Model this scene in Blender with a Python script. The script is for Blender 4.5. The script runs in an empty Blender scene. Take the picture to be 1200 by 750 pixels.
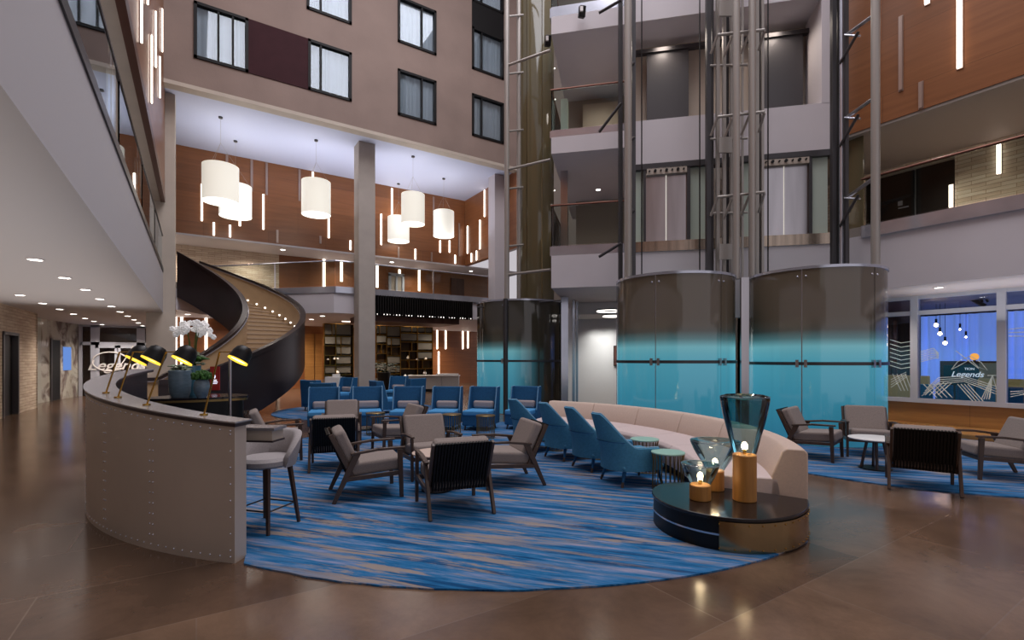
import bpy, math, random
from math import sin, cos, pi, radians as R_, hypot, atan2, sqrt, degrees
from mathutils import Vector, Matrix
random.seed(7)
C = bpy.context.scene.collection
F_, HZ, CH = 574.0, 421.0, 1.6
SY, CY = sin(R_(32.8)), cos(R_(32.8))

# ---------------------------------------------------------------- measuring helpers
def ray(px, py):
    a = (px - 600) / F_
    return (SY + CY * a, CY - SY * a, (HZ - py) / F_)
def onZ(px, py, z=0.0):
    v = ray(px, py); t = (z - CH) / v[2]; return (v[0] * t, v[1] * t, z)
def onX(px, py, x):
    v = ray(px, py); t = x / v[0]; return (x, v[1] * t, CH + v[2] * t)
def onY(px, py, y):
    v = ray(px, py); t = y / v[1]; return (v[0] * t, y, CH + v[2] * t)
def atD(px, py, d):
    v = ray(px, py); return (v[0] * d, v[1] * d, CH + v[2] * d)
DX, DY = 9.66, 8.05
def dframe(n=0.0, z=0.0):
    return Matrix.Translation((DX, DY, z)) @ Matrix.Rotation(R_(135), 4, 'Z')
def onD(px, py=421, n=0.0):          # point on the diagonal lift wall, as (s, z)
    v = ray(px, py); t = (DX + DY - n * sqrt(2)) / (v[0] + v[1])
    x, y = v[0] * t, v[1] * t
    return (((y - DY) - (x - DX)) / sqrt(2), CH + v[2] * t)
def D2W(s, n, z=0):
    return tuple(dframe() @ Vector((s, n, z)))
def vdir(r, f):                       # world direction from "right, away" of the viewing direction
    l = hypot(r, f); r /= l; f /= l
    return (SY * f + CY * r, CY * f - SY * r)

# ---------------------------------------------------------------- materials
MATS = {}
def nm(name):
    m = bpy.data.materials.new(name); m.use_nodes = True
    nt = m.node_tree; b = nt.nodes.get('Principled BSDF'); return m, nt, b
def srgb(r, g, b):
    f = lambda c: (c / 255 / 12.92) if c / 255 <= 0.04045 else ((c / 255 + 0.055) / 1.055) ** 2.4
    return (f(r), f(g), f(b), 1)
def simple(name, col, rough=.5, metal=0, emis=None, es=0, noise=0, nscale=8, spec=None, bump=0, bscale=60, stretch=(1, 1, 1)):
    m, nt, b = nm(name)
    b.inputs['Base Color'].default_value = col; b.inputs['Roughness'].default_value = rough
    b.inputs['Metallic'].default_value = metal
    if spec is not None: b.inputs['Specular IOR Level'].default_value = spec
    if emis: b.inputs['Emission Color'].default_value = emis; b.inputs['Emission Strength'].default_value = es
    if noise or bump:
        tc = nt.nodes.new('ShaderNodeTexCoord'); mp = nt.nodes.new('ShaderNodeMapping'); mp.inputs['Scale'].default_value = stretch
        nt.links.new(tc.outputs['Object'], mp.inputs[0])
    if noise:
        n = nt.nodes.new('ShaderNodeTexNoise'); n.inputs['Scale'].default_value = nscale; n.inputs['Detail'].default_value = 5
        nt.links.new(mp.outputs[0], n.inputs['Vector'])
        r = nt.nodes.new('ShaderNodeValToRGB')
        r.color_ramp.elements[0].position = .3; r.color_ramp.elements[1].position = .7
        r.color_ramp.elements[0].color = tuple(c * (1 - noise) for c in col[:3]) + (1,)
        r.color_ramp.elements[1].color = tuple(min(1, c * (1 + noise)) for c in col[:3]) + (1,)
        nt.links.new(n.outputs['Fac'], r.inputs[0]); nt.links.new(r.outputs[0], b.inputs['Base Color'])
    if bump:
        n2 = nt.nodes.new('ShaderNodeTexNoise'); n2.inputs['Scale'].default_value = bscale; n2.inputs['Detail'].default_value = 4
        nt.links.new(mp.outputs[0], n2.inputs['Vector'])
        bp = nt.nodes.new('ShaderNodeBump'); bp.inputs['Strength'].default_value = bump; bp.inputs['Distance'].default_value = .02
        nt.links.new(n2.outputs['Fac'], bp.inputs['Height']); nt.links.new(bp.outputs[0], b.inputs['Normal'])
    return m
def emit(name, col, s):
    m, nt, b = nm(name); nt.nodes.remove(b)
    e = nt.nodes.new('ShaderNodeEmission'); e.inputs[0].default_value = col; e.inputs[1].default_value = s
    nt.links.new(e.outputs[0], nt.nodes['Material Output'].inputs[0]); return m
def glass(name, tint, gloss=.12, rough=.02, ior=1.35, extra=0.0):
    m, nt, b = nm(name); nt.nodes.remove(b)
    t = nt.nodes.new('ShaderNodeBsdfTransparent'); t.inputs[0].default_value = tint
    g = nt.nodes.new('ShaderNodeBsdfGlossy'); g.inputs['Roughness'].default_value = rough; g.inputs[0].default_value = (.9, .95, 1, 1)
    lw = nt.nodes.new('ShaderNodeFresnel'); lw.inputs[0].default_value = ior
    ad = nt.nodes.new('ShaderNodeMath'); ad.operation = 'ADD'; ad.inputs[1].default_value = gloss; ad.use_clamp = True
    nt.links.new(lw.outputs[0], ad.inputs[0])
    mx = nt.nodes.new('ShaderNodeMixShader')
    nt.links.new(ad.outputs[0], mx.inputs[0]); nt.links.new(t.outputs[0], mx.inputs[1]); nt.links.new(g.outputs[0], mx.inputs[2])
    nt.links.new(mx.outputs[0], nt.nodes['Material Output'].inputs[0]); return m

M = {}
M['white'] = simple('lavender_white_paint', srgb(200, 194, 198), .6, noise=.03, nscale=1)
M['ceil'] = simple('ceiling_white_paint', srgb(190, 186, 188), .7)
M['ceilwhite'] = simple('bright_ceiling_paint', srgb(196, 202, 226), .7)
M['ceilgrey'] = simple('taupe_soffit_paint', srgb(150, 140, 132), .7)
M['facade'] = simple('taupe_facade_render', srgb(140, 121, 112), .8, noise=.10, nscale=.8, bump=.15, bscale=12)
M['maroon'] = simple('maroon_spandrel_panel', srgb(58, 30, 35), .7, noise=.1, nscale=3, spec=.15)
M['blackframe'] = simple('black_window_frame', srgb(20, 18, 19), .5, spec=.2)
M['concrete'] = simple('grey_column_plaster', srgb(172, 163, 155), .7, noise=.06, nscale=2)
M['cream'] = simple('cream_pillar_plaster', srgb(190, 178, 165), .7, noise=.05, nscale=2)
M['steel'] = simple('polished_steel', (.58, .60, .68, 1), .18, .7, noise=.12, nscale=1.5)
M['brushed'] = simple('brushed_steel', (.5, .48, .5, 1), .28, 1, noise=.15, nscale=3, stretch=(1, 1, .1))
M['sillsteel'] = simple('warm_brushed_sill_steel', (.42, .34, .27, 1), .25, 1, noise=.3, nscale=3, stretch=(3, 3, .1))
M['tube'] = simple('grey_painted_steel_tube', srgb(160, 154, 148), .35, .3)
M['darktube'] = simple('dark_grey_steel', srgb(70, 68, 70), .4, .5)
M['black'] = simple('satin_black', srgb(14, 13, 14), .4, spec=.3)
M['darkgrey'] = simple('charcoal_lift_panel', srgb(72, 70, 73), .35, .2)
M['beige'] = simple('beige_panel', srgb(178, 165, 152), .6)
M['darkwood'] = simple('dark_walnut_wood', srgb(72, 54, 44), .42, noise=.25, nscale=12, stretch=(1, 1, .2))
M['slat'] = simple('near_black_wood_slats', srgb(20, 16, 15), .6, spec=.2)
M['greyfab'] = simple('grey_taupe_woven_fabric', srgb(142, 130, 124), .95, noise=.14, nscale=90, bump=.25, bscale=200)
M['greyfab2'] = simple('pale_grey_stool_fabric', srgb(165, 158, 158), .95, noise=.1, nscale=90, bump=.2, bscale=200)
M['navy'] = simple('petrol_blue_velvet', srgb(20, 84, 128), .8, noise=.12, nscale=30)
M['skyblue'] = simple('bright_blue_seat_fabric', srgb(70, 145, 200), .85, noise=.08, nscale=30)
M['blue'] = simple('mid_blue_chair_fabric', srgb(66, 132, 166), .85, noise=.12, nscale=40, bump=.15, bscale=150)
M['piping'] = simple('pale_blue_piping', srgb(140, 180, 208), .8)
M['pillow'] = simple('mauve_grey_pillow_fabric', srgb(158, 146, 146), .9, noise=.08, nscale=80)
M['sofa'] = simple('blush_beige_upholstery', srgb(200, 178, 164), .85, noise=.05, nscale=50, bump=.08, bscale=150)
M['sofaseat'] = simple('pale_lilac_beige_upholstery', srgb(200, 184, 182), .85, noise=.05, nscale=50)
M['mint'] = simple('mint_green_table_top', srgb(150, 190, 175), .4)
M['goldwire'] = simple('antique_gold_wire', srgb(150, 125, 80), .35, .9)
M['brass'] = simple('brass', srgb(190, 150, 75), .25, 1)
M['drum'] = simple('brushed_brass_drum', (.36, .26, .14, 1), .2, 1, noise=.1, nscale=4, stretch=(1, 1, .1))
M['tabletop'] = simple('black_lacquer', srgb(26, 22, 24), .16)
M['oak'] = simple('honey_oak', srgb(176, 122, 58), .45, noise=.18, nscale=25, stretch=(1, 1, .08))
M['counter'] = simple('taupe_bronze_metal_cladding', (.50, .42, .36, 1), .40, .15, noise=.06, nscale=1.5)
M['cap'] = simple('grey_metal_countertop', (.46, .44, .47, 1), .25, .6, noise=.05, nscale=6)
M['capedge'] = simple('dark_counter_edge', srgb(52, 42, 46), .3)
M['stairdark'] = simple('dark_bronze_stair_panel', srgb(56, 47, 48), .32, .45, noise=.12, nscale=1.5)
M['stairlining'] = simple('sand_coloured_stair_lining', srgb(176, 150, 118), .5, noise=.06, nscale=3)
M['tread'] = simple('beige_stone_tread', srgb(180, 158, 135), .5, noise=.06, nscale=6)  # lighter than the risers, painting in the shading of the steps
M['copper'] = simple('bronze_rail', srgb(96, 58, 44), .35, .6)
M['leaf'] = simple('green_leaves', srgb(48, 92, 26), .6, noise=.35, nscale=20)
M['palegreen'] = simple('pale_sage_leaves', srgb(130, 142, 118), .7, noise=.2, nscale=20)
M['petal'] = simple('white_orchid_petals', srgb(245, 242, 240), .6, emis=(1, 1, 1, 1), es=.12)  # slight glow put into the petals to lift their white
M['pot'] = simple('blue_grey_glazed_ceramic', srgb(98, 116, 128), .25, noise=.15, nscale=12, stretch=(1, 1, 3))
M['tealpot'] = simple('teal_glazed_ceramic', srgb(64, 112, 132), .25, noise=.1, nscale=12)
M['red'] = simple('red_menu_sign', srgb(160, 38, 38), .4)
M['whiteplastic'] = simple('white_lacquer', srgb(225, 222, 220), .4)
M['frameblue'] = simple('pale_grey_window_mullion', srgb(188, 192, 205), .5)
M['greydesk'] = simple('pale_grey_desk_panel', srgb(165, 160, 156), .5)
M['bookdark'] = simple('dark_shelf_backing', srgb(46, 38, 34), .5, noise=.3, nscale=2)
M['smoke'] = simple('smoky_shelf_panel', srgb(92, 88, 80), .4, noise=.1, nscale=2)
M['doorwood'] = simple('brown_door_wood', srgb(84, 50, 36), .5, noise=.2, nscale=6, stretch=(1, 1, .15))
M['curtainbrown'] = simple('brown_curtain_fabric', srgb(92, 62, 50), .9)
M['sheer'] = simple('white_sheer_curtain', srgb(170, 176, 178), .9, emis=srgb(170, 190, 205), es=.02)  # faint emission stands in for light falling on the curtain
M['bluecurtain'] = simple('blue_emissive_sheer_curtain', srgb(130, 155, 225), .9, emis=srgb(125, 160, 245), es=.58)  # blue light on the curtain is put in as emission
M['screen'] = emit('blue_display_glow', srgb(110, 150, 225), .9)
M['bulb'] = emit('warm_bulb_glow', (1, .62, .36, 1), 30)
M['shade'] = simple('white_fabric_lamp_shade', srgb(226, 224, 210), .9, emis=(1, .95, .84, 1), es=.5)
M['shadeglow'] = emit('warm_white_diffuser', (1, .93, .86, 1), 3.2)
M['strip'] = emit('warm_white_light_strip', (1, .84, .72, 1), 5.0)
M['stripdim'] = simple('unlit_aluminium_strip', srgb(170, 150, 140), .3, .5)
M['down'] = emit('downlight_glow', (1, .93, .86, 1), 9)
M['yellowglow'] = emit('gold_lamp_interior', (1, .62, .06, 1), 1.6)
M['warmwhite'] = emit('lamp_diffuser', (1, .88, .55, 1), 3.0)
M['etch'] = simple('white_window_etching', srgb(205, 212, 205), .6, emis=srgb(190, 205, 205), es=.12)
M['ink'] = simple('dark_mural_ink', srgb(58, 52, 52), .7)
M['clear'] = glass('clear_balustrade_glass', (.82, .86, .84, 1), .0, ior=1.25)
M['pane'] = glass('window_pane_glass', (.9, .93, .96, 1), .03)
M['greenglass'] = simple('frosted_green_glass', srgb(172, 184, 172), .35)
M['bronzeglass'] = glass('bronze_tinted_shaft_glass', (.30, .26, .17, 1), .10, rough=.08)
_nt = M['bronzeglass'].node_tree; _d = _nt.nodes.new('ShaderNodeBsdfDiffuse'); _d.inputs[0].default_value = (.22, .18, .10, 1)
_mx = _nt.nodes.new('ShaderNodeMixShader'); _mx.inputs[0].default_value = .55; _o = _nt.nodes['Material Output']
_src = _o.inputs[0].links[0].from_socket; _nt.links.new(_src, _mx.inputs[1]); _nt.links.new(_d.outputs[0], _mx.inputs[2]); _nt.links.new(_mx.outputs[0], _o.inputs[0])
M['smokeglass'] = glass('teal_smoked_glass', (.62, .76, .76, 1), .05, ior=1.45)
M['tealglass'] = glass('deep_teal_glass_band', (.25, .5, .5, 1), .05, ior=1.45)

def wood_wall(name, col, dark):
    m, nt, b = nm(name)
    g = nt.nodes.new('ShaderNodeNewGeometry'); mp = nt.nodes.new('ShaderNodeMapping'); mp.inputs['Scale'].default_value = (.35, .35, 5)
    nt.links.new(g.outputs['Position'], mp.inputs[0])
    n = nt.nodes.new('ShaderNodeTexNoise'); n.inputs['Scale'].default_value = 2.2; n.inputs['Detail'].default_value = 6
    nt.links.new(mp.outputs[0], n.inputs['Vector'])
    # big rectangular panels, each a slightly different tone
    sep = nt.nodes.new('ShaderNodeSeparateXYZ'); nt.links.new(g.outputs['Position'], sep.inputs[0])
    ad = nt.nodes.new('ShaderNodeMath'); ad.operation = 'ADD'; nt.links.new(sep.outputs[0], ad.inputs[0]); nt.links.new(sep.outputs[1], ad.inputs[1])
    cb = nt.nodes.new('ShaderNodeCombineXYZ'); nt.links.new(ad.outputs[0], cb.inputs[0]); nt.links.new(sep.outputs[2], cb.inputs[1])
    br = nt.nodes.new('ShaderNodeTexBrick'); br.inputs['Scale'].default_value = 1; br.inputs['Brick Width'].default_value = 2.4
    br.inputs['Row Height'].default_value = 1.2; br.inputs['Mortar Size'].default_value = .006; br.offset = .5
    br.inputs['Color1'].default_value = (1, 1, 1, 1); br.inputs['Color2'].default_value = (.72, .72, .72, 1); br.inputs['Mortar'].default_value = (.45, .45, .45, 1)
    nt.links.new(cb.outputs[0], br.inputs['Vector'])
    r = nt.nodes.new('ShaderNodeValToRGB'); r.color_ramp.elements[0].color = dark; r.color_ramp.elements[1].color = col
    r.color_ramp.elements[0].position = .25; r.color_ramp.elements[1].position = .7
    nt.links.new(n.outputs['Fac'], r.inputs[0])
    mx = nt.nodes.new('ShaderNodeMixRGB'); mx.blend_type = 'MULTIPLY'; mx.inputs[0].default_value = .8
    nt.links.new(r.outputs[0], mx.inputs[1]); nt.links.new(br.outputs['Color'], mx.inputs[2])
    nt.links.new(mx.outputs[0], b.inputs['Base Color']); b.inputs['Roughness'].default_value = .32
    return m
M['orange'] = wood_wall('orange_brown_wood_panelling', srgb(150, 96, 58), srgb(132, 82, 48))
M['sillwood'] = wood_wall('golden_brown_sill_panelling', srgb(190, 138, 78), srgb(160, 112, 60))

def stone_wall():
    m, nt, b = nm('split_face_beige_stone')
    g = nt.nodes.new('ShaderNodeNewGeometry')
    sep = nt.nodes.new('ShaderNodeSeparateXYZ'); nt.links.new(g.outputs['Position'], sep.inputs[0])
    ad = nt.nodes.new('ShaderNodeMath'); nt.links.new(sep.outputs[0], ad.inputs[0]); nt.links.new(sep.outputs[1], ad.inputs[1])
    cb = nt.nodes.new('ShaderNodeCombineXYZ'); nt.links.new(ad.outputs[0], cb.inputs[0]); nt.links.new(sep.outputs[2], cb.inputs[1])
    br = nt.nodes.new('ShaderNodeTexBrick'); br.inputs['Scale'].default_value = 1
    br.inputs['Brick Width'].default_value = .5; br.inputs['Row Height'].default_value = .09; br.inputs['Mortar Size'].default_value = .006
    br.inputs['Color1'].default_value = srgb(212, 198, 180); br.inputs['Color2'].default_value = srgb(196, 178, 158); br.inputs['Mortar'].default_value = srgb(160, 138, 116)
    nt.links.new(cb.outputs[0], br.inputs['Vector'])
    mp = nt.nodes.new('ShaderNodeMapping'); mp.inputs['Scale'].default_value = (1.2, 1.2, 9); nt.links.new(g.outputs['Position'], mp.inputs[0])
    n = nt.nodes.new('ShaderNodeTexNoise'); n.inputs['Scale'].default_value = 1.6; n.inputs['Detail'].default_value = 6; nt.links.new(mp.outputs[0], n.inputs['Vector'])
    mx = nt.nodes.new('ShaderNodeMixRGB'); mx.blend_type = 'OVERLAY'; mx.inputs[0].default_value = .45
    nt.links.new(br.outputs[0], mx.inputs[1]); nt.links.new(n.outputs['Fac'], mx.inputs[2]); nt.links.new(mx.outputs[0], b.inputs['Base Color'])
    bp = nt.nodes.new('ShaderNodeBump'); bp.inputs['Strength'].default_value = .5; bp.inputs['Distance'].default_value = .03
    nt.links.new(n.outputs['Fac'], bp.inputs['Height']); nt.links.new(bp.outputs[0], b.inputs['Normal'])
    b.inputs['Roughness'].default_value = .85
    return m
M['stone'] = stone_wall()

def mural_mat():
    m, nt, b = nm('veined_glass_mural')
    g = nt.nodes.new('ShaderNodeNewGeometry')
    n = nt.nodes.new('ShaderNodeTexNoise'); n.inputs['Scale'].default_value = 1.2; n.inputs['Detail'].default_value = 8; n.inputs['Distortion'].default_value = 1.5
    nt.links.new(g.outputs['Position'], n.inputs['Vector'])
    r = nt.nodes.new('ShaderNodeValToRGB')
    r.color_ramp.elements[0].position = .35; r.color_ramp.elements[0].color = srgb(120, 104, 96)
    r.color_ramp.elements[1].position = .55; r.color_ramp.elements[1].color = srgb(198, 194, 182)
    nt.links.new(n.outputs['Fac'], r.inputs[0]); nt.links.new(r.outputs[0], b.inputs['Base Color']); b.inputs['Roughness'].default_value = .12
    return m
M['mural'] = mural_mat()
M['muralpale'] = simple('pale_back_painted_glass', srgb(190, 190, 178), .15, noise=.06, nscale=1)

def floor_mat():
    m, nt, b = nm('polished_brown_stone_tiles')
    g = nt.nodes.new('ShaderNodeNewGeometry')
    mp = nt.nodes.new('ShaderNodeMapping'); mp.inputs['Rotation'].default_value = (0, 0, 0); nt.links.new(g.outputs['Position'], mp.inputs[0])
    br = nt.nodes.new('ShaderNodeTexBrick'); br.inputs['Scale'].default_value = 1; br.offset = .5
    br.inputs['Brick Width'].default_value = 1.8; br.inputs['Row Height'].default_value = .9; br.inputs['Mortar Size'].default_value = .005
    br.inputs['Color1'].default_value = srgb(114, 90, 72); br.inputs['Color2'].default_value = srgb(88, 67, 53); br.inputs['Mortar'].default_value = srgb(112, 92, 78)
    nt.links.new(mp.outputs[0], br.inputs['Vector'])
    n = nt.nodes.new('ShaderNodeTexNoise'); n.inputs['Scale'].default_value = 1.3; n.inputs['Detail'].default_value = 11; n.inputs['Roughness'].default_value = .72; n.inputs['Distortion'].default_value = .4
    nt.links.new(g.outputs['Position'], n.inputs['Vector'])
    mx = nt.nodes.new('ShaderNodeMixRGB'); mx.blend_type = 'OVERLAY'; mx.inputs[0].default_value = .9
    nt.links.new(br.outputs[0], mx.inputs[1]); nt.links.new(n.outputs['Fac'], mx.inputs[2]); nt.links.new(mx.outputs[0], b.inputs['Base Color'])
    mr = nt.nodes.new('ShaderNodeMapRange'); mr.inputs['To Min'].default_value = .12; mr.inputs['To Max'].default_value = .24
    nt.links.new(n.outputs['Fac'], mr.inputs[0]); nt.links.new(mr.outputs[0], b.inputs['Roughness'])
    return m
M['floor'] = floor_mat()

def rug_mat():
    m, nt, b = nm('streaked_blue_carpet')
    g = nt.nodes.new('ShaderNodeNewGeometry')
    rot = nt.nodes.new('ShaderNodeMapping'); rot.vector_type = 'POINT'; rot.inputs['Rotation'].default_value = (0, 0, R_(51)); nt.links.new(g.outputs['Position'], rot.inputs[0])
    def layer(sx, sy, scale, off, det=6, dist=0):
        mp = nt.nodes.new('ShaderNodeMapping'); mp.inputs['Scale'].default_value = (sx, sy, 1); mp.inputs['Location'].default_value = (off, off * 2, 0)
        nt.links.new(rot.outputs[0], mp.inputs[0])
        n = nt.nodes.new('ShaderNodeTexNoise'); n.inputs['Scale'].default_value = scale; n.inputs['Detail'].default_value = det; n.inputs['Roughness'].default_value = .7
        n.inputs['Distortion'].default_value = dist
        nt.links.new(mp.outputs[0], n.inputs['Vector']); return n
    n1 = layer(.7, 8, 1.4, 0, 12, .3)
    r = nt.nodes.new('ShaderNodeValToRGB'); cr = r.color_ramp
    cr.elements[0].position = .32; cr.elements[0].color = srgb(14, 42, 74)
    cr.elements[1].position = .80; cr.elements[1].color = srgb(180, 180, 198)
    for p, c in ((.41, srgb(24, 76, 122)), (.50, srgb(38, 106, 156)), (.57, srgb(84, 122, 164)), (.64, srgb(136, 142, 174))):
        e = cr.elements.new(p); e.color = c
    nt.links.new(n1.outputs['Fac'], r.inputs[0])
    n2 = layer(.8, 8, 1.2, 7.3, 10, .3)
    r2 = nt.nodes.new('ShaderNodeValToRGB'); r2.color_ramp.elements[0].position = .50; r2.color_ramp.elements[0].color = (0, 0, 0, 1)
    r2.color_ramp.elements[1].position = .57; r2.color_ramp.elements[1].color = (.85, .85, .85, 1); nt.links.new(n2.outputs['Fac'], r2.inputs[0])
    n3 = layer(.35, .9, .9, 3.1, 2)
    r3 = nt.nodes.new('ShaderNodeValToRGB'); r3.color_ramp.elements[0].position = .36; r3.color_ramp.elements[1].position = .55; nt.links.new(n3.outputs['Fac'], r3.inputs[0])
    mu = nt.nodes.new('ShaderNodeMath'); mu.operation = 'MULTIPLY'; nt.links.new(r2.outputs[0], mu.inputs[0]); nt.links.new(r3.outputs[0], mu.inputs[1])
    mx = nt.nodes.new('ShaderNodeMixRGB'); nt.links.new(mu.outputs[0], mx.inputs[0]); nt.links.new(r.outputs[0], mx.inputs[1]); mx.inputs[2].default_value = srgb(156, 140, 126)
    nt.links.new(mx.outputs[0], b.inputs['Base Color']); b.inputs['Roughness'].default_value = .97; b.inputs['Specular IOR Level'].default_value = .1
    return m
M['rug'] = rug_mat()

def lift_glass(name='emissive_gradient_lift_glass', part=False):
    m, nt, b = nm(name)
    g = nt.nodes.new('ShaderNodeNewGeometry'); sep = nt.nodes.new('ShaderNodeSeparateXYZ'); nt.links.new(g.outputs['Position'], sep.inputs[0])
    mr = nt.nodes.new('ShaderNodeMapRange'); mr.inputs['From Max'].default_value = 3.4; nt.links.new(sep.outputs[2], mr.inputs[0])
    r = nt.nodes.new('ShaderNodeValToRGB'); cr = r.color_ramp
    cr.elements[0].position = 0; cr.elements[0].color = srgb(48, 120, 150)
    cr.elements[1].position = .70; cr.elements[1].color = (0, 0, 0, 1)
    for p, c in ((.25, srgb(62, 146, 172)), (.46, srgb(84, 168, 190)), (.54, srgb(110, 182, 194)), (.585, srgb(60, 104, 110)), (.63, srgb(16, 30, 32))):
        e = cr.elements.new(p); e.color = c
    nt.links.new(mr.outputs[0], r.inputs[0]); nt.links.new(r.outputs[0], b.inputs['Emission Color']); b.inputs['Emission Strength'].default_value = .62  # glow from inside is put into the glass as an emission gradient
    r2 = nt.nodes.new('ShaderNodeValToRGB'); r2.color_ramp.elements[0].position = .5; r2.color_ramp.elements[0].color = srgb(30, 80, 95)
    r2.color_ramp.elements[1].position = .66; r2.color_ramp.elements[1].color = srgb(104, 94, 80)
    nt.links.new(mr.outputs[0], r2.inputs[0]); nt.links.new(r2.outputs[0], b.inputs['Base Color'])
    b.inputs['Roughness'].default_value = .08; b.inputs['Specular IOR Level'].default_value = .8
    if part:      # emission fades along this pane, standing in for a lamp inside
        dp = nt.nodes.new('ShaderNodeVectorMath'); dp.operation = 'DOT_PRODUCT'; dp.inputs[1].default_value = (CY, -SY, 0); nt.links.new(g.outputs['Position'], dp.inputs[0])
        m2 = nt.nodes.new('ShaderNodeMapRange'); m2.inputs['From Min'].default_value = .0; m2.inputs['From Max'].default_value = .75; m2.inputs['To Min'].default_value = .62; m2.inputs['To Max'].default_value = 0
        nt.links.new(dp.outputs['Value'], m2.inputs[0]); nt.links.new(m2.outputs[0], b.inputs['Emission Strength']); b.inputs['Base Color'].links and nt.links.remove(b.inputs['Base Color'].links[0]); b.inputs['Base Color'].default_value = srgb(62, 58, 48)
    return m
M['liftglass'] = lift_glass(); M['liftglass_part'] = lift_glass('fading_emissive_lift_glass', True)

# ---------------------------------------------------------------- mesh builder
class MB:
    def __init__(s, X=None): s.v = []; s.f = []; s.X = X
    def add(s, vs, fs, M4=None):
        o = len(s.v)
        for p in vs:
            p = Vector(p)
            if M4 is not None: p = M4 @ p
            if s.X is not None: p = s.X @ p
            s.v.append(tuple(p))
        s.f += [tuple(i + o for i in f) for f in fs]; return s
    def box(s, c, d, rz=0, rx=0, ry=0):
        x, y, z = (k / 2 for k in d)
        vs = [(a * x, b * y, e * z) for e in (-1, 1) for b in (-1, 1) for a in (-1, 1)]
        fs = [(0, 2, 3, 1), (4, 5, 7, 6), (0, 1, 5, 4), (2, 6, 7, 3), (0, 4, 6, 2), (1, 3, 7, 5)]
        m = Matrix.Translation(c) @ Matrix.Rotation(rz, 4, 'Z') @ Matrix.Rotation(ry, 4, 'Y') @ Matrix.Rotation(rx, 4, 'X')
        return s.add(vs, fs, m)
    def b2(s, lo, hi):
        return s.box([(a + b) / 2 for a, b in zip(lo, hi)], [abs(b - a) for a, b in zip(lo, hi)])
    def prism(s, poly, z0, z1):
        n = len(poly)
        vs = [(x, y, z0) for x, y in poly] + [(x, y, z1) for x, y in poly]
        fs = [tuple(range(n - 1, -1, -1)), tuple(range(n, 2 * n))] + [(i, (i + 1) % n, n + (i + 1) % n, n + i) for i in range(n)]
        return s.add(vs, fs)
    def tube(s, pts, r, seg=8, closed=False, cap=True):
        P = [Vector(p) for p in pts]; n = len(P); rs = r if isinstance(r, (list, tuple)) else [r] * n
        vs = []; up = None
        for i in range(n):
            if closed: t = (P[(i + 1) % n] - P[i - 1])
            else: t = P[min(i + 1, n - 1)] - P[max(i - 1, 0)]
            t.normalize()
            if up is None:
                up = Vector((0, 0, 1)) if abs(t.z) < .9 else Vector((1, 0, 0))
            u = (up - t * up.dot(t)).normalized(); w = t.cross(u); up = u
            for k in range(seg):
                a = 2 * pi * k / seg; vs.append(P[i] + (u * cos(a) + w * sin(a)) * rs[i])
        fs = []
        for i in range(n if closed else n - 1):
            j = (i + 1) % n
            for k in range(seg):
                q = (k + 1) % seg; fs.append((i * seg + k, i * seg + q, j * seg + q, j * seg + k))
        if cap and not closed:
            fs += [tuple(range(seg - 1, -1, -1)), tuple((n - 1) * seg + k for k in range(seg))]
        return s.add(vs, fs)
    def cyl(s, p0, p1, r0, r1=None, seg=16):
        return s.tube([p0, p1], [r0, r0 if r1 is None else r1], seg)
    def bar(s, p0, p1, w, h, w1=None, h1=None):      # tapered rectangular bar
        a, b = Vector(p0), Vector(p1); t = (b - a).normalized()
        up = Vector((0, 0, 1)) if abs(t.z) < .95 else Vector((0, 1, 0))
        if abs(t.z) >= .5: up = Vector((0, 1, 0))
        u = t.cross(up).normalized(); v = u.cross(t)
        w1 = w if w1 is None else w1; h1 = h if h1 is None else h1
        vs = [a - u * w / 2 - v * h / 2, a + u * w / 2 - v * h / 2, a + u * w / 2 + v * h / 2, a - u * w / 2 + v * h / 2,
              b - u * w1 / 2 - v * h1 / 2, b + u * w1 / 2 - v * h1 / 2, b + u * w1 / 2 + v * h1 / 2, b - u * w1 / 2 + v * h1 / 2]
        return s.add(vs, [(3, 2, 1, 0), (4, 5, 6, 7), (0, 1, 5, 4), (1, 2, 6, 5), (2, 3, 7, 6), (3, 0, 4, 7)])
    def lathe(s, prof, c=(0, 0, 0), seg=32, cap0=False, cap1=False, M4=None):
        vs = [(r * cos(2 * pi * k / seg) + c[0], r * sin(2 * pi * k / seg) + c[1], z + c[2]) for r, z in prof for k in range(seg)]
        fs = [(i * seg + k, i * seg + (k + 1) % seg, (i + 1) * seg + (k + 1) % seg, (i + 1) * seg + k) for i in range(len(prof) - 1) for k in range(seg)]
        if cap0: fs.append(tuple(range(seg - 1, -1, -1)))
        if cap1: fs.append(tuple((len(prof) - 1) * seg + k for k in range(seg)))
        return s.add(vs, fs, M4)
    def arc(s, c, r0, r1, a0, a1, z0, z1, n=48):
        """closed ring-sector solid; radii and heights may be functions of the angle (degrees)"""
        g = lambda q, a: q(a) if callable(q) else q
        vs = []
        for i in range(n + 1):
            a = a0 + (a1 - a0) * i / n; ca, sa = cos(R_(a)), sin(R_(a))
            for r, z in ((g(r0, a), g(z0, a)), (g(r1, a), g(z0, a)), (g(r1, a), g(z1, a)), (g(r0, a), g(z1, a))):
                vs.append((c[0] + r * ca, c[1] + r * sa, z))
        fs = [(i * 4 + k, i * 4 + (k + 1) % 4, (i + 1) * 4 + (k + 1) % 4, (i + 1) * 4 + k) for i in range(n) for k in range(4)]
        fs += [(3, 2, 1, 0), tuple(n * 4 + k for k in range(4))]
        return s.add(vs, fs)
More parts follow.
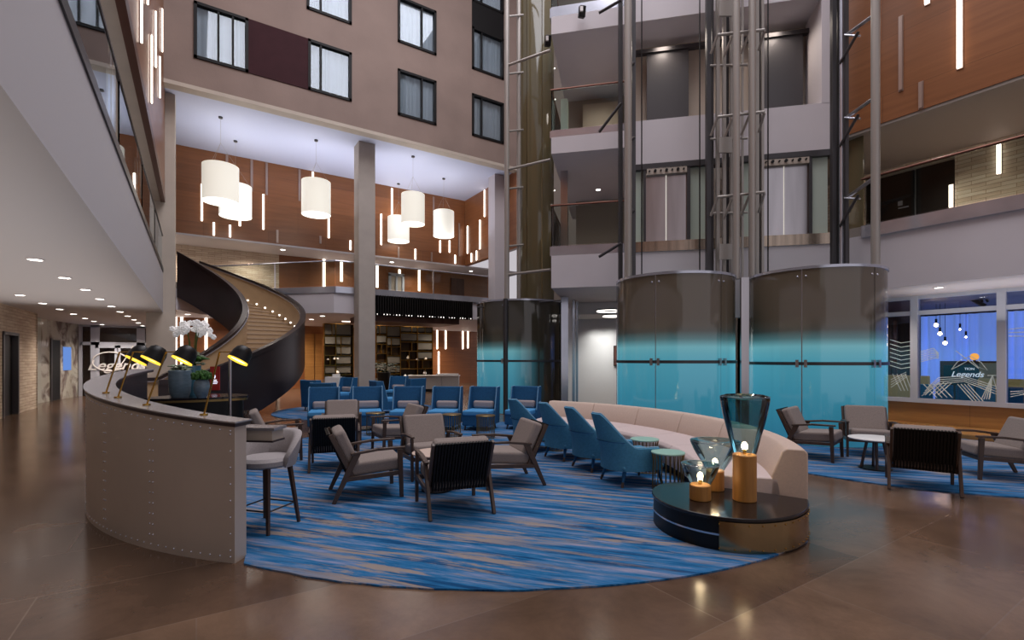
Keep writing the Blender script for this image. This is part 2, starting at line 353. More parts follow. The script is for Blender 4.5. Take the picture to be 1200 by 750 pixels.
    def sweep(s, c, prof, a0, a1, n=48):             # profile (r,z) swept round c
        m = len(prof); vs = []
        for i in range(n + 1):
            a = R_(a0 + (a1 - a0) * i / n)
            vs += [(c[0] + r * cos(a), c[1] + r * sin(a), z) for r, z in prof]
        fs = [(i * m + k, i * m + (k + 1) % m, (i + 1) * m + (k + 1) % m, (i + 1) * m + k) for i in range(n) for k in range(m)]
        fs += [tuple(range(m - 1, -1, -1)), tuple(n * m + k for k in range(m))]
        return s.add(vs, fs)
    def ball(s, c, r, sx=1, sy=1, sz=1, n=12):
        vs = [(c[0], c[1], c[2] - r * sz)]
        for i in range(1, n // 2 + 1):
            t = pi * i / (n // 2 + 1)
            vs += [(c[0] + r * sx * sin(t) * cos(2 * pi * k / n), c[1] + r * sy * sin(t) * sin(2 * pi * k / n), c[2] - r * sz * cos(t)) for k in range(n)]
        vs.append((c[0], c[1], c[2] + r * sz)); L = n // 2
        fs = [(0, 1 + (k + 1) % n, 1 + k) for k in range(n)]
        for i in range(L - 1):
            fs += [(1 + i * n + k, 1 + i * n + (k + 1) % n, 1 + (i + 1) * n + (k + 1) % n, 1 + (i + 1) * n + k) for k in range(n)]
        fs += [(1 + (L - 1) * n + k, 1 + (L - 1) * n + (k + 1) % n, len(vs) - 1) for k in range(n)]
        return s.add(vs, fs)

def wpos(o):
    p = Vector((0, 0, 0))
    while o: p += o.location; o = o.parent
    return p
def tag(o, label=None, cat=None, group=None, kind=None):
    for k, v in (('label', label), ('category', cat), ('group', group), ('kind', kind)):
        if v: o[k] = v
    return o
def obj(name, mb, mat, parent=None, bevel=0, seg=2, smooth=35, label=None, cat=None, group=None, kind=None, origin=None, sub=0):
    xs, ys, zs = zip(*mb.v)
    c = Vector(origin) if origin else Vector(((min(xs) + max(xs)) / 2, (min(ys) + max(ys)) / 2, min(zs)))
    me = bpy.data.meshes.new(name)
    me.from_pydata([tuple(Vector(p) - c) for p in mb.v], [], mb.f)
    import bmesh
    bm = bmesh.new(); bm.from_mesh(me); bmesh.ops.recalc_face_normals(bm, faces=bm.faces); bm.to_mesh(me); bm.free()
    me.materials.append(mat)
    if smooth:
        me.polygons.foreach_set('use_smooth', [True] * len(me.polygons)); me.set_sharp_from_angle(angle=R_(smooth))
    o = bpy.data.objects.new(name, me); C.objects.link(o)
    o.location = c - wpos(parent)
    if parent: o.parent = parent
    if bevel:
        b = o.modifiers.new('bevel', 'BEVEL'); b.width = bevel; b.segments = seg; b.limit_method = 'ANGLE'; b.angle_limit = R_(40)
        b.harden_normals = False
    if sub:
        b = o.modifiers.new('subdivision', 'SUBSURF'); b.levels = sub; b.render_levels = sub
    return tag(o, label, cat, group, kind)
def thing(name, label, cat, loc=(0, 0, 0), group=None, kind=None):
    o = bpy.data.objects.new(name, None); C.objects.link(o); o.location = loc; o.empty_display_size = .1
    return tag(o, label, cat, group, kind)
def struct(name, mb, mat, label=None, cat='wall', **k):
    return obj(name, mb, mat, label=label or name.replace('_', ' '), cat=cat, kind='structure', **k)
KIDS = {}
def kids(o): return [c for c in bpy.data.objects if c.parent == o]
def dup(root, loc, rotz, label, group=None):
    r = root.copy(); C.objects.link(r); r.location = loc; r.rotation_euler = (0, 0, rotz); r['label'] = label
    if group: r['group'] = group
    for ch in kids(root):
        c = ch.copy(); C.objects.link(c); c.parent = r
        for g in kids(ch):
            d = g.copy(); C.objects.link(d); d.parent = c
    return r
ORD = ['first', 'second', 'third', 'fourth', 'fifth', 'sixth', 'seventh', 'eighth', 'ninth', 'tenth', 'eleventh', 'twelfth', 'thirteenth', 'fourteenth', 'fifteenth', 'sixteenth', 'seventeenth', 'eighteenth', 'nineteenth', 'twentieth']
def text_mesh(name, txt, size, mat, Mx, parent, shear=0.0, extrude=.004):
    cu = bpy.data.curves.new(name, 'FONT'); cu.body = txt; cu.size = size; cu.extrude = extrude; cu.align_x = 'CENTER'; cu.shear = shear; cu.offset = size * .012
    t = bpy.data.objects.new(name, cu); C.objects.link(t)
    bpy.context.view_layer.update()
    me = bpy.data.meshes.new_from_object(t.evaluated_get(bpy.context.evaluated_depsgraph_get()))
    bpy.data.objects.remove(t)
    me.transform(Mx); xs = [v.co for v in me.vertices]
    c = sum(xs, Vector()) / max(1, len(xs)); me.transform(Matrix.Translation(-c)); me.materials.clear(); me.materials.append(mat)
    o = bpy.data.objects.new(name, me); C.objects.link(o); o.location = c - wpos(parent); o.parent = parent
    return o
def holes_wall(axis, pos, u0, u1, z0, z1, holes, thick=.25, back=1):
    """wall in plane axis=pos with rectangular holes [(ua,ub,za,zb)]; thickness goes to +axis"""
    us = sorted({u0, u1} | {h[0] for h in holes} | {h[1] for h in holes}); zs = sorted({z0, z1} | {h[2] for h in holes} | {h[3] for h in holes})
    mb = MB()
    for z_a, z_b in zip(zs, zs[1:]):
        run = None
        for ua, ub in zip(us, us[1:]):
            solid = not any(h[0] - 1e-6 <= ua and ub <= h[1] + 1e-6 and h[2] - 1e-6 <= z_a and z_b <= h[3] + 1e-6 for h in holes)
            if solid: run = (run[0], ub) if run else (ua, ub)
            if (not solid or ub == us[-1]) and run:
                if axis == 'y': mb.b2((run[0], pos, z_a), (run[1], pos + thick * back, z_b))
                else: mb.b2((pos, run[0], z_a), (pos + thick * back, run[1], z_b))
                run = None
    return mb

# ================================================================= THE SETTING
S0, L2, ZS, Z2, Z3 = 3.1, 4.5, 3.45, 6.65, 7.48       # soffit left/right, level-2 floor, back soffit, level-2 ceiling, level-3 floor
ZC = 10.2                                              # ceiling of the high lounge bay
struct('floor', MB().b2((-9, -6, -.2), (24, 32, 0)), M['floor'], 'polished brown stone tile floor of the atrium', 'floor', smooth=0)

# --- left gallery
struct('ceiling_left', MB().b2((-9, -6, S0), (-.9, 30, L2 - .12)), M['ceil'], 'smooth pale soffit and fascia of the left gallery with rows of downlights', 'ceiling', smooth=0)
struct('trim_1', MB().b2((-1.0, -6, L2 - .12), (-.88, 19.2, L2 + .02)), M['darktube'], 'dark steel edge strip along the left gallery floor', 'trim', smooth=0)
struct('ceiling_left_upper', MB().b2((-5, -6, Z2), (-.96, 19.25, Z3)), M['cream'], 'soffit above the left first-floor gallery', 'ceiling', smooth=0)
struct('wall_left_upper', MB().b2((-5, -6, Z2 + .2), (-.85, 19.25, 15)), M['orange'], 'dark wood panelled upper wall over the left gallery', 'wall', smooth=0)
struct('trim_2', MB().b2((-.96, -6, Z2 - .02), (-.84, 19.25, Z2 + .2)), M['copper'], 'bronze trim beam under the left upper wood wall', 'trim', smooth=0)
struct('wall_left_gallery', MB().b2((-5.2, -6, L2), (-5, 30, Z2)), M['orange'], 'wood wall at the back of the left gallery', 'wall', smooth=0)
struct('wall_left', holes_wall('x', -4.4, -6, 22, 0, S0, [(18.6, 19.9, 0, 2.3)], .25, -1), M['stone'], 'split-face beige stone wall at far left', 'wall', smooth=0)
t = thing('door_1', 'narrow black door opening in the left stone wall', 'door', (-4.4, 19.25, 0), kind='structure')
obj('door_leaf', MB().b2((-4.6, 18.6, 0), (-4.5, 19.9, 2.3)), M['black'], t)
obj('door_frame', MB().b2((-4.5, 18.55, 0), (-4.37, 18.65, 2.35)).b2((-4.5, 19.85, 0), (-4.37, 19.95, 2.35)).b2((-4.5, 18.55, 2.28), (-4.37, 19.95, 2.36)), M['darkgrey'], t)
# mural wall (a shallow angle)
ma, mb_ = (-5.15, 22.0), (-4.3, 28.0)
def mural_pt(u, z, off=0.0):
    dx, dy = mb_[0] - ma[0], mb_[1] - ma[1]; l = hypot(dx, dy)
    return (ma[0] + dx * u + off * dy / l, ma[1] + dy * u - off * dx / l, z)
def mural_quad(u0, u1, z0, z1, th=.04, off=0):
    mb = MB(); a = mural_pt(u0, 0, off); b = mural_pt(u1, 0, off); a2 = mural_pt(u0, 0, off - th); b2 = mural_pt(u1, 0, off - th)
    return mb.prism([a[:2], b[:2], b2[:2], a2[:2]], z0, z1)
struct('wall_mural', mural_quad(0, .42, 0, S0, .2), M['muralpale'], 'pale glass wall panel with black line drawings of instruments', 'wall', smooth=0)
struct('wall_mural_far', mural_quad(.42, 1, 0, S0, .2), M['mural'], 'veined glass wall panels beside the entrance', 'wall', smooth=0)
struct('wall_return', MB().b2((-5.3, 21.9, 0), (-4.4, 22.05, S0)), M['stone'], 'stone return at the end of the left wall', 'wall', smooth=0)
t = thing('door_2', 'narrow black door in the mural wall', 'door', mural_pt(.62, 0), kind='structure')
obj('door_leaf', mural_quad(.56, .68, 0, 2.35, .03, .03), M['black'], t)
obj('door_frame', mural_quad(.54, .56, 0, 2.4, .04, .04), M['darkgrey'], t)
o = obj('wall_screen', mural_quad(.74, .86, 1.15, 2.1, .03, .03), M['screen']); tag(o, 'tall blue glowing display panel on the mural wall beside the black door', 'screen')
# drawn instruments on the mural
o = MB()
def mline(pts, r=.014): o.tube([mural_pt(u, z, .012) for u, z in pts], r, 4)
mline([(.03, 2.9), (.12, 2.75), (.2, 2.95), (.3, 2.9)]); mline([(.04, 2.5), (.12, 2.75), (.32, 2.72)]); mline([(.12, 2.75), (.2, 2.5), (.34, 2.45)])
mline([(.04, 1.95), (.2, 1.8), (.36, 1.85)]); mline([(.04, 1.75), (.18, 1.62)]); mline([(.06, 1.6), (.3, 1.7)])
mline([(.1 + .05 * cos(a / 10 * 2 * pi), .85 + .5 * sin(a / 10 * 2 * pi)) for a in range(11)])
mline([(.18 + .04 * cos(a / 10 * 2 * pi), .75 + .45 * sin(a / 10 * 2 * pi)) for a in range(11)])
for z in (.35, .45, .55, .65): mline([(.04, z), (.34, z + .02)], .01)
for u in (.08, .14, .2, .26): mline([(u, .25), (u, .75)], .012)
obj('mural_drawing', o, M['ink'], label='black line drawing of brass instruments on the pale glass panel by the left stone wall', cat='drawing')

# entrance glazing
YE = 28.0
ex = lambda px: onY(px, 430, YE)[0]
struct('wall_entrance', MB().b2((-4.6, 29.6, 0), (-.5, 29.8, S0)), M['doorwood'], 'dark brown wall beyond the entrance doors', 'wall', smooth=0)
w = thing('window_1', 'pale framed glazed entrance screen at the far left with double doors', 'window', (ex(130), YE, 0), kind='structure')
fr = MB()
for px, wd in ((94.5, .12), (111.5, .3), (165, .3)): fr.b2((ex(px) - wd / 2, YE - .05, 0), (ex(px) + wd / 2, YE + .05, S0))
fr.b2((ex(94), YE - .05, 2.22), (ex(175), YE + .05, 2.36)); fr.b2((ex(94), YE - .05, S0 - .08), (ex(175), YE + .05, S0))
obj('window_frame', fr, M['frameblue'], w, smooth=0)
obj('pane', MB().b2((ex(94), YE - .005, 0), (ex(175), YE + .005, S0)), M['pane'], w, smooth=0)
for a, b in ((112, 137.5), (138.5, 164)):
    q = MB(); xa, xb = ex(a), ex(b)
    q.b2((xa, YE - .07, 0), (xa + .09, YE - .01, 2.22)).b2((xb - .09, YE - .07, 0), (xb, YE - .01, 2.22)).b2((xa, YE - .07, 2.1), (xb, YE - .01, 2.22)).b2((xa, YE - .07, 0), (xb, YE - .01, .28))
    dl = obj('door_leaf', q, M['frameblue'], w, smooth=0)
q = MB(); cx, cz = ex(133), 1.25
q.tube([(cx + .62 * cos(R_(a)) - .1, YE - .09, cz + .25 + .42 * sin(R_(a))) for a in range(35, 330, 15)], .028, 6)
q.tube([(cx - .5 + .11 * k, YE - .09, cz - .48 + .012 * k * k) for k in range(12)], .022, 6)
obj('swash', q, M['whiteplastic'], w)
text_mesh('lettering', 'Legends', .62, M['whiteplastic'], Matrix.Translation((cx + .12, YE - .09, cz - .12)) @ Matrix.Rotation(R_(90), 4, 'X'), w, shear=.35)

# --- pillars and columns
struct('column_left', MB().b2((-1.34, 19.3, 0), (-.58, 20.0, ZC)), M['cream'], 'cream plastered pillar rising beside the curved staircase', 'column', bevel=.01)
struct('column_middle', MB().b2((5.37, 19.45, 0), (6.02, 20.15, ZC)), M['concrete'], 'tall grey square column in the middle of the lounge', 'column', bevel=.01)
struct('column_right', MB().b2((11.62, 19.5, 0), (12.2, 20.1, ZC)), M['white'], 'white column beside the lift shaft', 'column', bevel=.01)

# --- taupe facade with windows
YF = 18.5
def zx(px, py): p = onY(px, py, YF); return p[0], p[2]
xa, xb, xc, xd = zx(227, 30)[0], zx(291, 30)[0], zx(361, 60)[0], zx(412, 60)[0]
x2a, x2b = zx(466, 100)[0], zx(511, 100)[0]; x3a, x3b = zx(553, 130)[0], zx(590, 130)[0]
ROW = [(11.15, 12.95), (14.0, 15.8), (16.9, 18.7)]
holes = [(xa, xd) + ROW[0], (xc - .05, xd) + ROW[1], (xc - .05, xd) + ROW[2]]
for r in ROW: holes += [(x2a, x2b) + r, (x3a, x3b) + r]
struct('wall_back_upper', holes_wall('y', YF, -.93, 12.5, ZC, 21, holes, .35, 1), M['facade'], 'taupe rendered hotel facade above the lounge bay', 'wall', smooth=0)
struct('trim_3', MB().b2((-.93, YF - .02, ZC - .06), (12.3, YF + .36, ZC + .06)), M['cream'], 'pale edge strip along the bottom of the taupe facade', 'trim', smooth=0)
wn = [2]
def fwindow(x0, x1, z0, z1, mull, label):
    t = thing('window_%d' % wn[0], label, 'window', ((x0 + x1) / 2, YF, z0), kind='structure'); wn[0] += 1
    f = MB(); w = .09
    for a, b in ((x0, x0 + w), (x1 - w, x1)): f.b2((a, YF - .05, z0), (b, YF + .12, z1))
    for a, b in ((z0, z0 + w), (z1 - w, z1)): f.b2((x0, YF - .05, a), (x1, YF + .12, b))
    for m in mull: f.b2((m - .03, YF - .03, z0), (m + .03, YF + .10, z1))
    obj('window_frame', f, M['blackframe'], t, smooth=0)
    obj('pane', MB().b2((x0 + w, YF + .04, z0 + w), (x1 - w, YF + .05, z1 - w)), M['pane'], t, smooth=0)
    n = int((x1 - x0) * 28); cu = MB(); vs = []; fs = []
    for i in range(n + 1):
        x = x0 + (x1 - x0) * i / n; y = YF + .22 + .035 * sin(i * 1.25 + sin(i * .37) * 2)
        vs += [(x, y, z0), (x, y, z1)]
        if i: fs.append((2 * i - 2, 2 * i, 2 * i + 1, 2 * i - 1))
    cu.add(vs, fs); obj('curtain', cu, M['sheer'], t, smooth=80)
fwindow(xa, xb, *ROW[0], [zx(256, 30)[0], zx(273, 30)[0]], 'left guest room window of the wide dark band low on the taupe facade')
fwindow(xc, xd, *ROW[0], [zx(376, 60)[0]], 'right guest room window of the wide dark band low on the taupe facade')
struct('trim_4', MB().b2((xb, YF - .03, ROW[0][0]), (xc, YF + .1, ROW[0][1])), M['maroon'], 'maroon panel between the two windows of the dark facade band', 'panel', smooth=0)
fwindow(xc - .05, xd, *ROW[1], [zx(376, 10)[0]], 'curtained window at the top edge above the maroon panel')
fwindow(xc - .05, xd, *ROW[2], [], 'topmost curtained window above the maroon panel')
for r, nme in zip(ROW, ('lowest', 'middle', 'topmost')):
    fwindow(x2a, x2b, *r, [x2a + (x2b - x2a) * .62], nme + ' window in the second column from the lift shaft on the taupe facade')
    fwindow(x3a, x3b, *r, [x3a + (x3b - x3a) * .3], nme + ' window in the column next to the lift shaft on the taupe facade')
struct('trim_5', MB().b2((x3a, YF - .03, ROW[1][1]), (x3b, YF + .05, ROW[2][0])), M['blackframe'], 'dark spandrel between the two upper windows next to the lift shaft', 'panel', smooth=0)

# --- high lounge bay
YO, XR = 23.76, 12.3
struct('ceiling_bay', MB().b2((-6, YF + .3, ZC), (12.5, 25, ZC + .3)), M['ceilwhite'], 'white ceiling of the high lounge bay with pendant canopies', 'ceiling', smooth=0)
struct('wall_back', MB().b2((-6, YO, Z2 + .03), (12.5, YO + .3, ZC)), M['orange'], 'orange-brown wood panelled back wall behind the drum pendants', 'wall', smooth=0)
struct('wall_right_bay', MB().b2((12.27, YF, Z2 + .03), (12.5, YO, ZC)), M['orange'], 'short orange-brown wood wall right of the drum pendants', 'wall', smooth=0)
struct('wall_left_bay', MB().b2((-6.2, YF, 0), (-6, 30, ZC)), M['orange'], 'wood wall at the left of the stair bay', 'wall', smooth=0)
struct('ceiling_back', MB().b2((-6, YO - .02, Z2 - .04), (16, 30, Z2 + .03)), M['ceil'], 'first-floor soffit under the back wood wall', 'ceiling', smooth=0)
YB1 = 25.8; sx = onY(327, 300, YB1)[0]
struct('wall_back_stone', MB().b2((-6, YB1, L2), (sx, YB1 + .2, Z2)), M['stone'], 'beige stone wall at first-floor level above the staircase', 'wall', smooth=0)
struct('wall_back_first', MB().b2((sx, YB1, L2), (16, YB1 + .2, Z2)), M['orange'], 'wood wall at first-floor level behind the glass balcony', 'wall', smooth=0)
# level-2 slab with stair cut-out
slab = [(-.9, 22.13), (-.59, 22.13), (.13, 23.78), (.7, 24.1), (4.6, 20.2), (12.3, 20.2), (16, 20.2), (16, 30), (-.9, 30)]
struct('ceiling_back_lower', MB().prism(slab, ZS, L2 - .25), M['white'], 'white first-floor slab and fascia at the back of the lounge', 'ceiling', smooth=0)
struct('floor_back_first', MB().prism(slab, L2 - .25, L2 - .01), M['ceilgrey'], 'first-floor walkway behind the glass balcony', 'floor', smooth=0)
struct('wall_back_left', MB().b2((-.95, 26, 0), (3.3, 26.2, ZS)), M['orange'], 'orange wood wall with light strips under the staircase', 'wall', smooth=0)
struct('wall_back_return', MB().b2((3.2, 26, 0), (3.4, 29, ZS)), M['cream'], 'cream return wall behind the staircase', 'wall', smooth=0)
struct('wall_back_lower', MB().b2((3.3, 29, 0), (16, 29.2, ZS)), M['orange'], 'orange wood wall at the back of the ground floor', 'wall', smooth=0)

def railing(name, label, pts, z0, z1, mat_rail, group=None, band=None, posts=True, seglen=2.4, bandmat='steel', n=0):
    """glass balustrade along a 2-D polyline: glass panels, handrail, posts and a steel edge band"""
    t = thing(name, label, 'railing', (pts[0][0], pts[0][1], z0))
    if band:
        mb = MB()
        for a, b in zip(pts, pts[1:]): mb.bar((a[0], a[1], (band[0] + band[1]) / 2), (b[0], b[1], (band[0] + band[1]) / 2), .08, band[1] - band[0])
        obj('edge_band', mb, M[bandmat], t, smooth=0)
    hr = MB(); hr.tube([(x, y, z1) for x, y in pts], .028, 8); obj('handrail', hr, M[mat_rail], t)
    for a, b in zip(pts, pts[1:]):
        l = hypot(b[0] - a[0], b[1] - a[1]); k = max(1, round(l / seglen))
        for i in range(k):
            u0, u1 = i / k + .008, (i + 1) / k - .008
            p = [(a[0] + (b[0] - a[0]) * u, a[1] + (b[1] - a[1]) * u) for u in (u0, u1)]
            obj('glass_panel', MB().bar((*p[0], (z0 + z1) / 2), (*p[1], (z0 + z1) / 2), .02, z1 - z0 - .06), M['clear'], t, smooth=0)
            if posts and i:
                q = (a[0] + (b[0] - a[0]) * i / k, a[1] + (b[1] - a[1]) * i / k); obj('post', MB().box((q[0], q[1], (z0 + z1) / 2), (.04, .05, z1 - z0)), M['brushed'], t, smooth=0)
    return t
railing('glass_balustrade', 'glass balcony railing at first floor between staircase and grey column', [(.2, 24.15), (.75, 24.05), (4.65, 20.15), (5.35, 20.12)], L2, 5.52, 'steel', band=(L2 - .25, L2))
railing('glass_balustrade', 'glass balcony railing above the black slatted canopy', [(6.03, 20.12), (11.62, 20.12)], L2, 5.52, 'steel', band=(L2 - .25, L2))
railing('glass_balustrade', 'long glass railing along the left gallery overhead', [(-.92, -5.5), (-.92, 19.2)], L2, 5.55, 'darktube', posts=False, seglen=3.4)
XG = 12.2
railing('glass_balustrade', 'glass railing over polished steel band on the right gallery', [(XG, -5.5), (XG, 4.85)], L2, 5.52, 'copper', band=(L2 - .26, L2), posts=False, seglen=3.2)

# --- black slatted canopy over the bar
zc0, zc1, xq0, xq1 = 3.42, 4.24, 6.03, onY(553, 380, 20.0)[0]
t = thing('slatted_canopy', 'black vertical-slat canopy box hanging under the balcony over the bar', 'canopy', ((xq0 + xq1) / 2, 20.0, zc0))
obj('backing', MB().b2((xq0, 20.08, zc0), (xq1, 20.19, zc1)), M['black'], t, smooth=0)
q = MB(); nsl = 44
for i in range(nsl): x = xq0 + .04 + (xq1 - xq0 - .08) * i / (nsl - 1); q.b2((x - .022, 19.9, zc0), (x + .022, 20.09, zc1))
obj('slat_row', q, M['slat'], t, smooth=0)
q = MB()
for i in range(34): q.ball((xq0 + .1 + (xq1 - xq0 - .2) * i / 33, 19.93, zc0 + .04), .022, n=8)
obj('bulb_row', q, M['shadeglow'], t)
obj('soffit_box', MB().b2((xq0 - .2, 20.3, 3.2), (xq1 - .5, 22.5, ZS)), M['doorwood'], t, smooth=0)

# --- right gallery
struct('ceiling_right', MB().b2((12.23, -6, S0), (22, 5.1, L2 - .2)), M['white'], 'white fascia and soffit of the right gallery', 'ceiling', smooth=0)
struct('floor_right_first', MB().b2((12.23, -6, L2 - .2), (22, 5.1, L2)).b2((14.4, 5.1, L2 - .2), (22, 9, L2)), M['ceilgrey'], 'walkway of the right gallery', 'floor', smooth=0)
struct('ceiling_right_upper', MB().b2((12.32, -6, 6.58), (22, 5.4, 6.9)), M['ceilgrey'], 'grey soffit under the upper right wood wall', 'ceiling', smooth=0)
struct('wall_right_upper', MB().b2((12.3, -6, 6.64), (12.6, 5.4, 16)), M['orange'], 'orange-brown wood panelled wall at upper right', 'wall', smooth=0)
dy0, dy1 = onX(1119, 175, 15.2)[1], onX(1012, 205, 15.2)[1]
struct('wall_right_gallery', holes_wall('x', 15.2, -6, 9, L2, 6.6, [(dy0, dy1, L2, 6.45)], .3, 1), M['stone'], 'beige stone wall at the back of the right gallery', 'wall', smooth=0)
struct('wall_core_side', MB().b2((14.3, 9, 0), (14.5, 18.6, 21)), M['ceilgrey'], 'grey wall closing the lift core at the rear right', 'wall', smooth=0)
struct('wall_core_return', MB().b2((14.3, 8.9, 0), (22, 9.1, 21)), M['ceilgrey'], 'grey return wall behind the right gallery', 'wall', smooth=0)
struct('wall_core_back', MB().b2((12.5, 18.5, 0), (14.5, 18.7, 21)), M['ceilgrey'], 'grey wall behind the far lift shaft', 'wall', smooth=0)
struct('ceiling_right_corner', MB().b2((13.0, 5.4, 6.58), (22, 9, 6.9)), M['ceilgrey'], 'grey soffit at the inner corner of the right gallery', 'ceiling', smooth=0)
t = thing('door_3', 'wide black double door with steel handle at the back of the right gallery', 'door', (15.2, (dy0 + dy1) / 2, L2), kind='structure')
ym = dy0 + (dy1 - dy0) * .42
for a, b in ((dy0, ym), (ym, dy1)): obj('door_leaf', MB().b2((15.28, a + .02, L2), (15.36, b - .02, 6.4)), M['blackframe'], t, smooth=0)
obj('door_handle', MB().cyl((15.26, ym + .12, L2 + 1.0), (15.26, ym + .34, L2 + 1.0), .018, seg=8).box((15.27, ym + .3, L2 + 1.12), (.03, .1, .12)), M['steel'], t)

# --- restaurant glazing (right, ground floor)
XW = 14.4
struct('wall_right_sill', MB().b2((XW - .02, -6, 0), (XW + .2, 5.9, .61)), M['sillwood'], 'golden wood panelling under the restaurant windows', 'wall', smooth=0)
w = thing('window_20', 'pale framed restaurant window wall with white etched drawing', 'window', (XW, 3.5, .61), kind='structure')
fr = MB()
ys = [onX(px, 420, XW)[1] for px in (1072.5, 1174.5)]; dyw = ys[0] - ys[1]
YS = [ys[1] - dyw * k for k in range(4, 0, -1)] + [ys[1], ys[0]] + [ys[0] + dyw, ys[0] + 2 * dyw]
for y in YS: fr.b2((XW - .09, y - .07, .61), (XW + .09, y + .07, S0))
ztr = onX(1120, 364, XW)[2]
fr.b2((XW - .06, YS[0], ztr - .05), (XW + .06, YS[-1], ztr + .05)); fr.b2((XW - .07, YS[0], S0 - .08), (XW + .07, YS[-1], S0)); fr.b2((XW - .1, YS[0], .58), (XW + .08, YS[-1], .68))
obj('window_frame', fr, M['frameblue'], w, smooth=0)
for a, b in zip(YS, YS[1:]): obj('pane', MB().b2((XW - .005, a, .65), (XW + .005, b, S0 - .05)), M['pane'], w, smooth=0)
et = MB()
def el(pts, r=.008): et.tube([onX(px, py, XW - .02) for px, py in pts], r, 4)
for k in range(4): el([(1080 + 2 * k, 464 - k * 3), (1100, 450 - k * 2.5), (1130, 447 - 2 * k), (1168, 462 - k * 3)])
for k in range(4): el([(1084 + 5 * k, 463), (1101 + 5 * k, 448)]); el([(1082 + 6 * k, 450), (1098 + 6 * k, 466)])
for k in range(4): el([(1122 + 4 * k, 450), (1140 + 4 * k, 470)]); el([(1150 + 3 * k, 468), (1163, 440)])
el([(1115, 433), (1122, 424), (1137, 417), (1150, 425), (1157, 434), (1146, 430), (1137, 421), (1125, 428), (1115, 433)])
el([(1120, 411), (1147, 432)]); el([(1157, 440), (1170, 440)]); el([(1163, 440), (1160, 466)]); el([(1163, 440), (1170, 462)])
for k in range(7): el([(1043, 398 + 5 * k), (1056, 402 + 5 * k), (1068, 400 + 5 * k)]); el([(1079, 412 + 2 * k), (1094, 408 + 2 * k), (1100, 414 + k)])
for k in range(4): el([(1044, 445 + k * 3), (1062, 436 + 2 * k)]); el([(1046 + 5 * k, 438), (1056 + 4 * k, 458)])
for k in range(3): el([(1182, 386 + 4 * k), (1200, 384 + 5 * k)]); el([(1184, 465 - 3 * k), (1200, 462 - 2 * k)])
obj('etched_drawing', et, M['etch'], w)
# restaurant interior
struct('wall_restaurant', MB().b2((19.4, -6, 0), (19.6, 18, S0)), M['doorwood'], 'dark back wall of the restaurant', 'wall', smooth=0)
struct('ceiling_restaurant', MB().b2((14.5, -6, S0 - .06), (19.5, 7.9, S0 - .005)), M['doorwood'], 'dark restaurant ceiling behind the window wall', 'ceiling', smooth=0)
struct('wall_restaurant_side', MB().b2((14.6, 7.9, 0), (19.5, 8.1, S0)), M['doorwood'], 'dark side wall of the restaurant', 'wall', smooth=0)
yc0, yc1 = -4, onX(1079, 400, 18.6)[1]
n = 300; vs = []; fs = []
for i in range(n + 1):
    y = yc0 + (yc1 - yc0) * i / n; x = 18.6 + .06 * sin(i * .9 + sin(i * .21) * 2); vs += [(x, y, 0.05), (x, y, 2.9)]
    if i: fs.append((2 * i - 2, 2 * i, 2 * i + 1, 2 * i - 1))
obj('curtain', MB().add(vs, fs), M['bluecurtain'], smooth=80, label='full-height blue-glowing sheer curtain inside the restaurant', cat='curtain')
n = 40; vs = []; fs = []
for i in range(n + 1):
    y = onX(1052, 400, 18.3)[1] + 1.0 * i / n; vs += [(18.3 + .05 * sin(i * 1.1), y, 0.05), (18.3 + .05 * sin(i * 1.1), y, 2.8)]
    if i: fs.append((2 * i - 2, 2 * i, 2 * i + 1, 2 * i - 1))
obj('curtain', MB().add(vs, fs), M['curtainbrown'], smooth=80, label='brown curtain inside the restaurant behind the left window pane', cat='curtain')
XP = 16.4
def rb(x, px0, px1, py0, py1, th):     # box in plane x spanning a pixel range
    a = onX(px0, py0, x); b = onX(px1, py0, x); c = onX(px0, py1, x); return (x, min(a[1], b[1]), max(0, c[2])), (x + th, max(a[1], b[1]), a[2])
t = thing('partition', 'dark low partition carrying the Legends sign in the restaurant', 'partition', (XP, onX(1140, 440, XP)[1], 0))
lo, hi = rb(XP, 1101, 1172, 423, 460, .12); obj('partition_frame', MB().b2((lo[0] + .03, lo[1], 0), (hi[0], hi[1], hi[2])), M['doorwood'], t, smooth=0)
lo, hi = rb(XP, 1106, 1148, 428, 450, .02); obj('sign_panel', MB().b2((lo[0] - .02, lo[1], lo[2]), (lo[0] + .04, hi[1], hi[2])), simple('dark_teal_sign', srgb(16, 48, 62), .3), t, smooth=0)
lo, hi = rb(XP, 1148, 1170, 425, 462, .02); obj('side_panel', MB().b2((lo[0] - .03, lo[1], lo[2]), (lo[0] + .05, hi[1], hi[2])), simple('khaki_panel', srgb(150, 138, 105), .6, emis=srgb(120, 105, 70), es=.15), t, smooth=0)
p = onX(1133, 441.5, XP - .05); RX = Matrix.Rotation(R_(-90), 4, 'Z') @ Matrix.Rotation(R_(90), 4, 'X')
letter = simple('white_sign_lettering', srgb(235, 240, 245), .6, emis=srgb(220, 230, 240), es=.7)
text_mesh('lettering', 'Legends', .19, letter, Matrix.Translation(p) @ RX, t, shear=.3)
p = onX(1136, 433.5, XP - .05); text_mesh('small_lettering', 'TION', .08, letter, Matrix.Translation(p) @ RX, t)
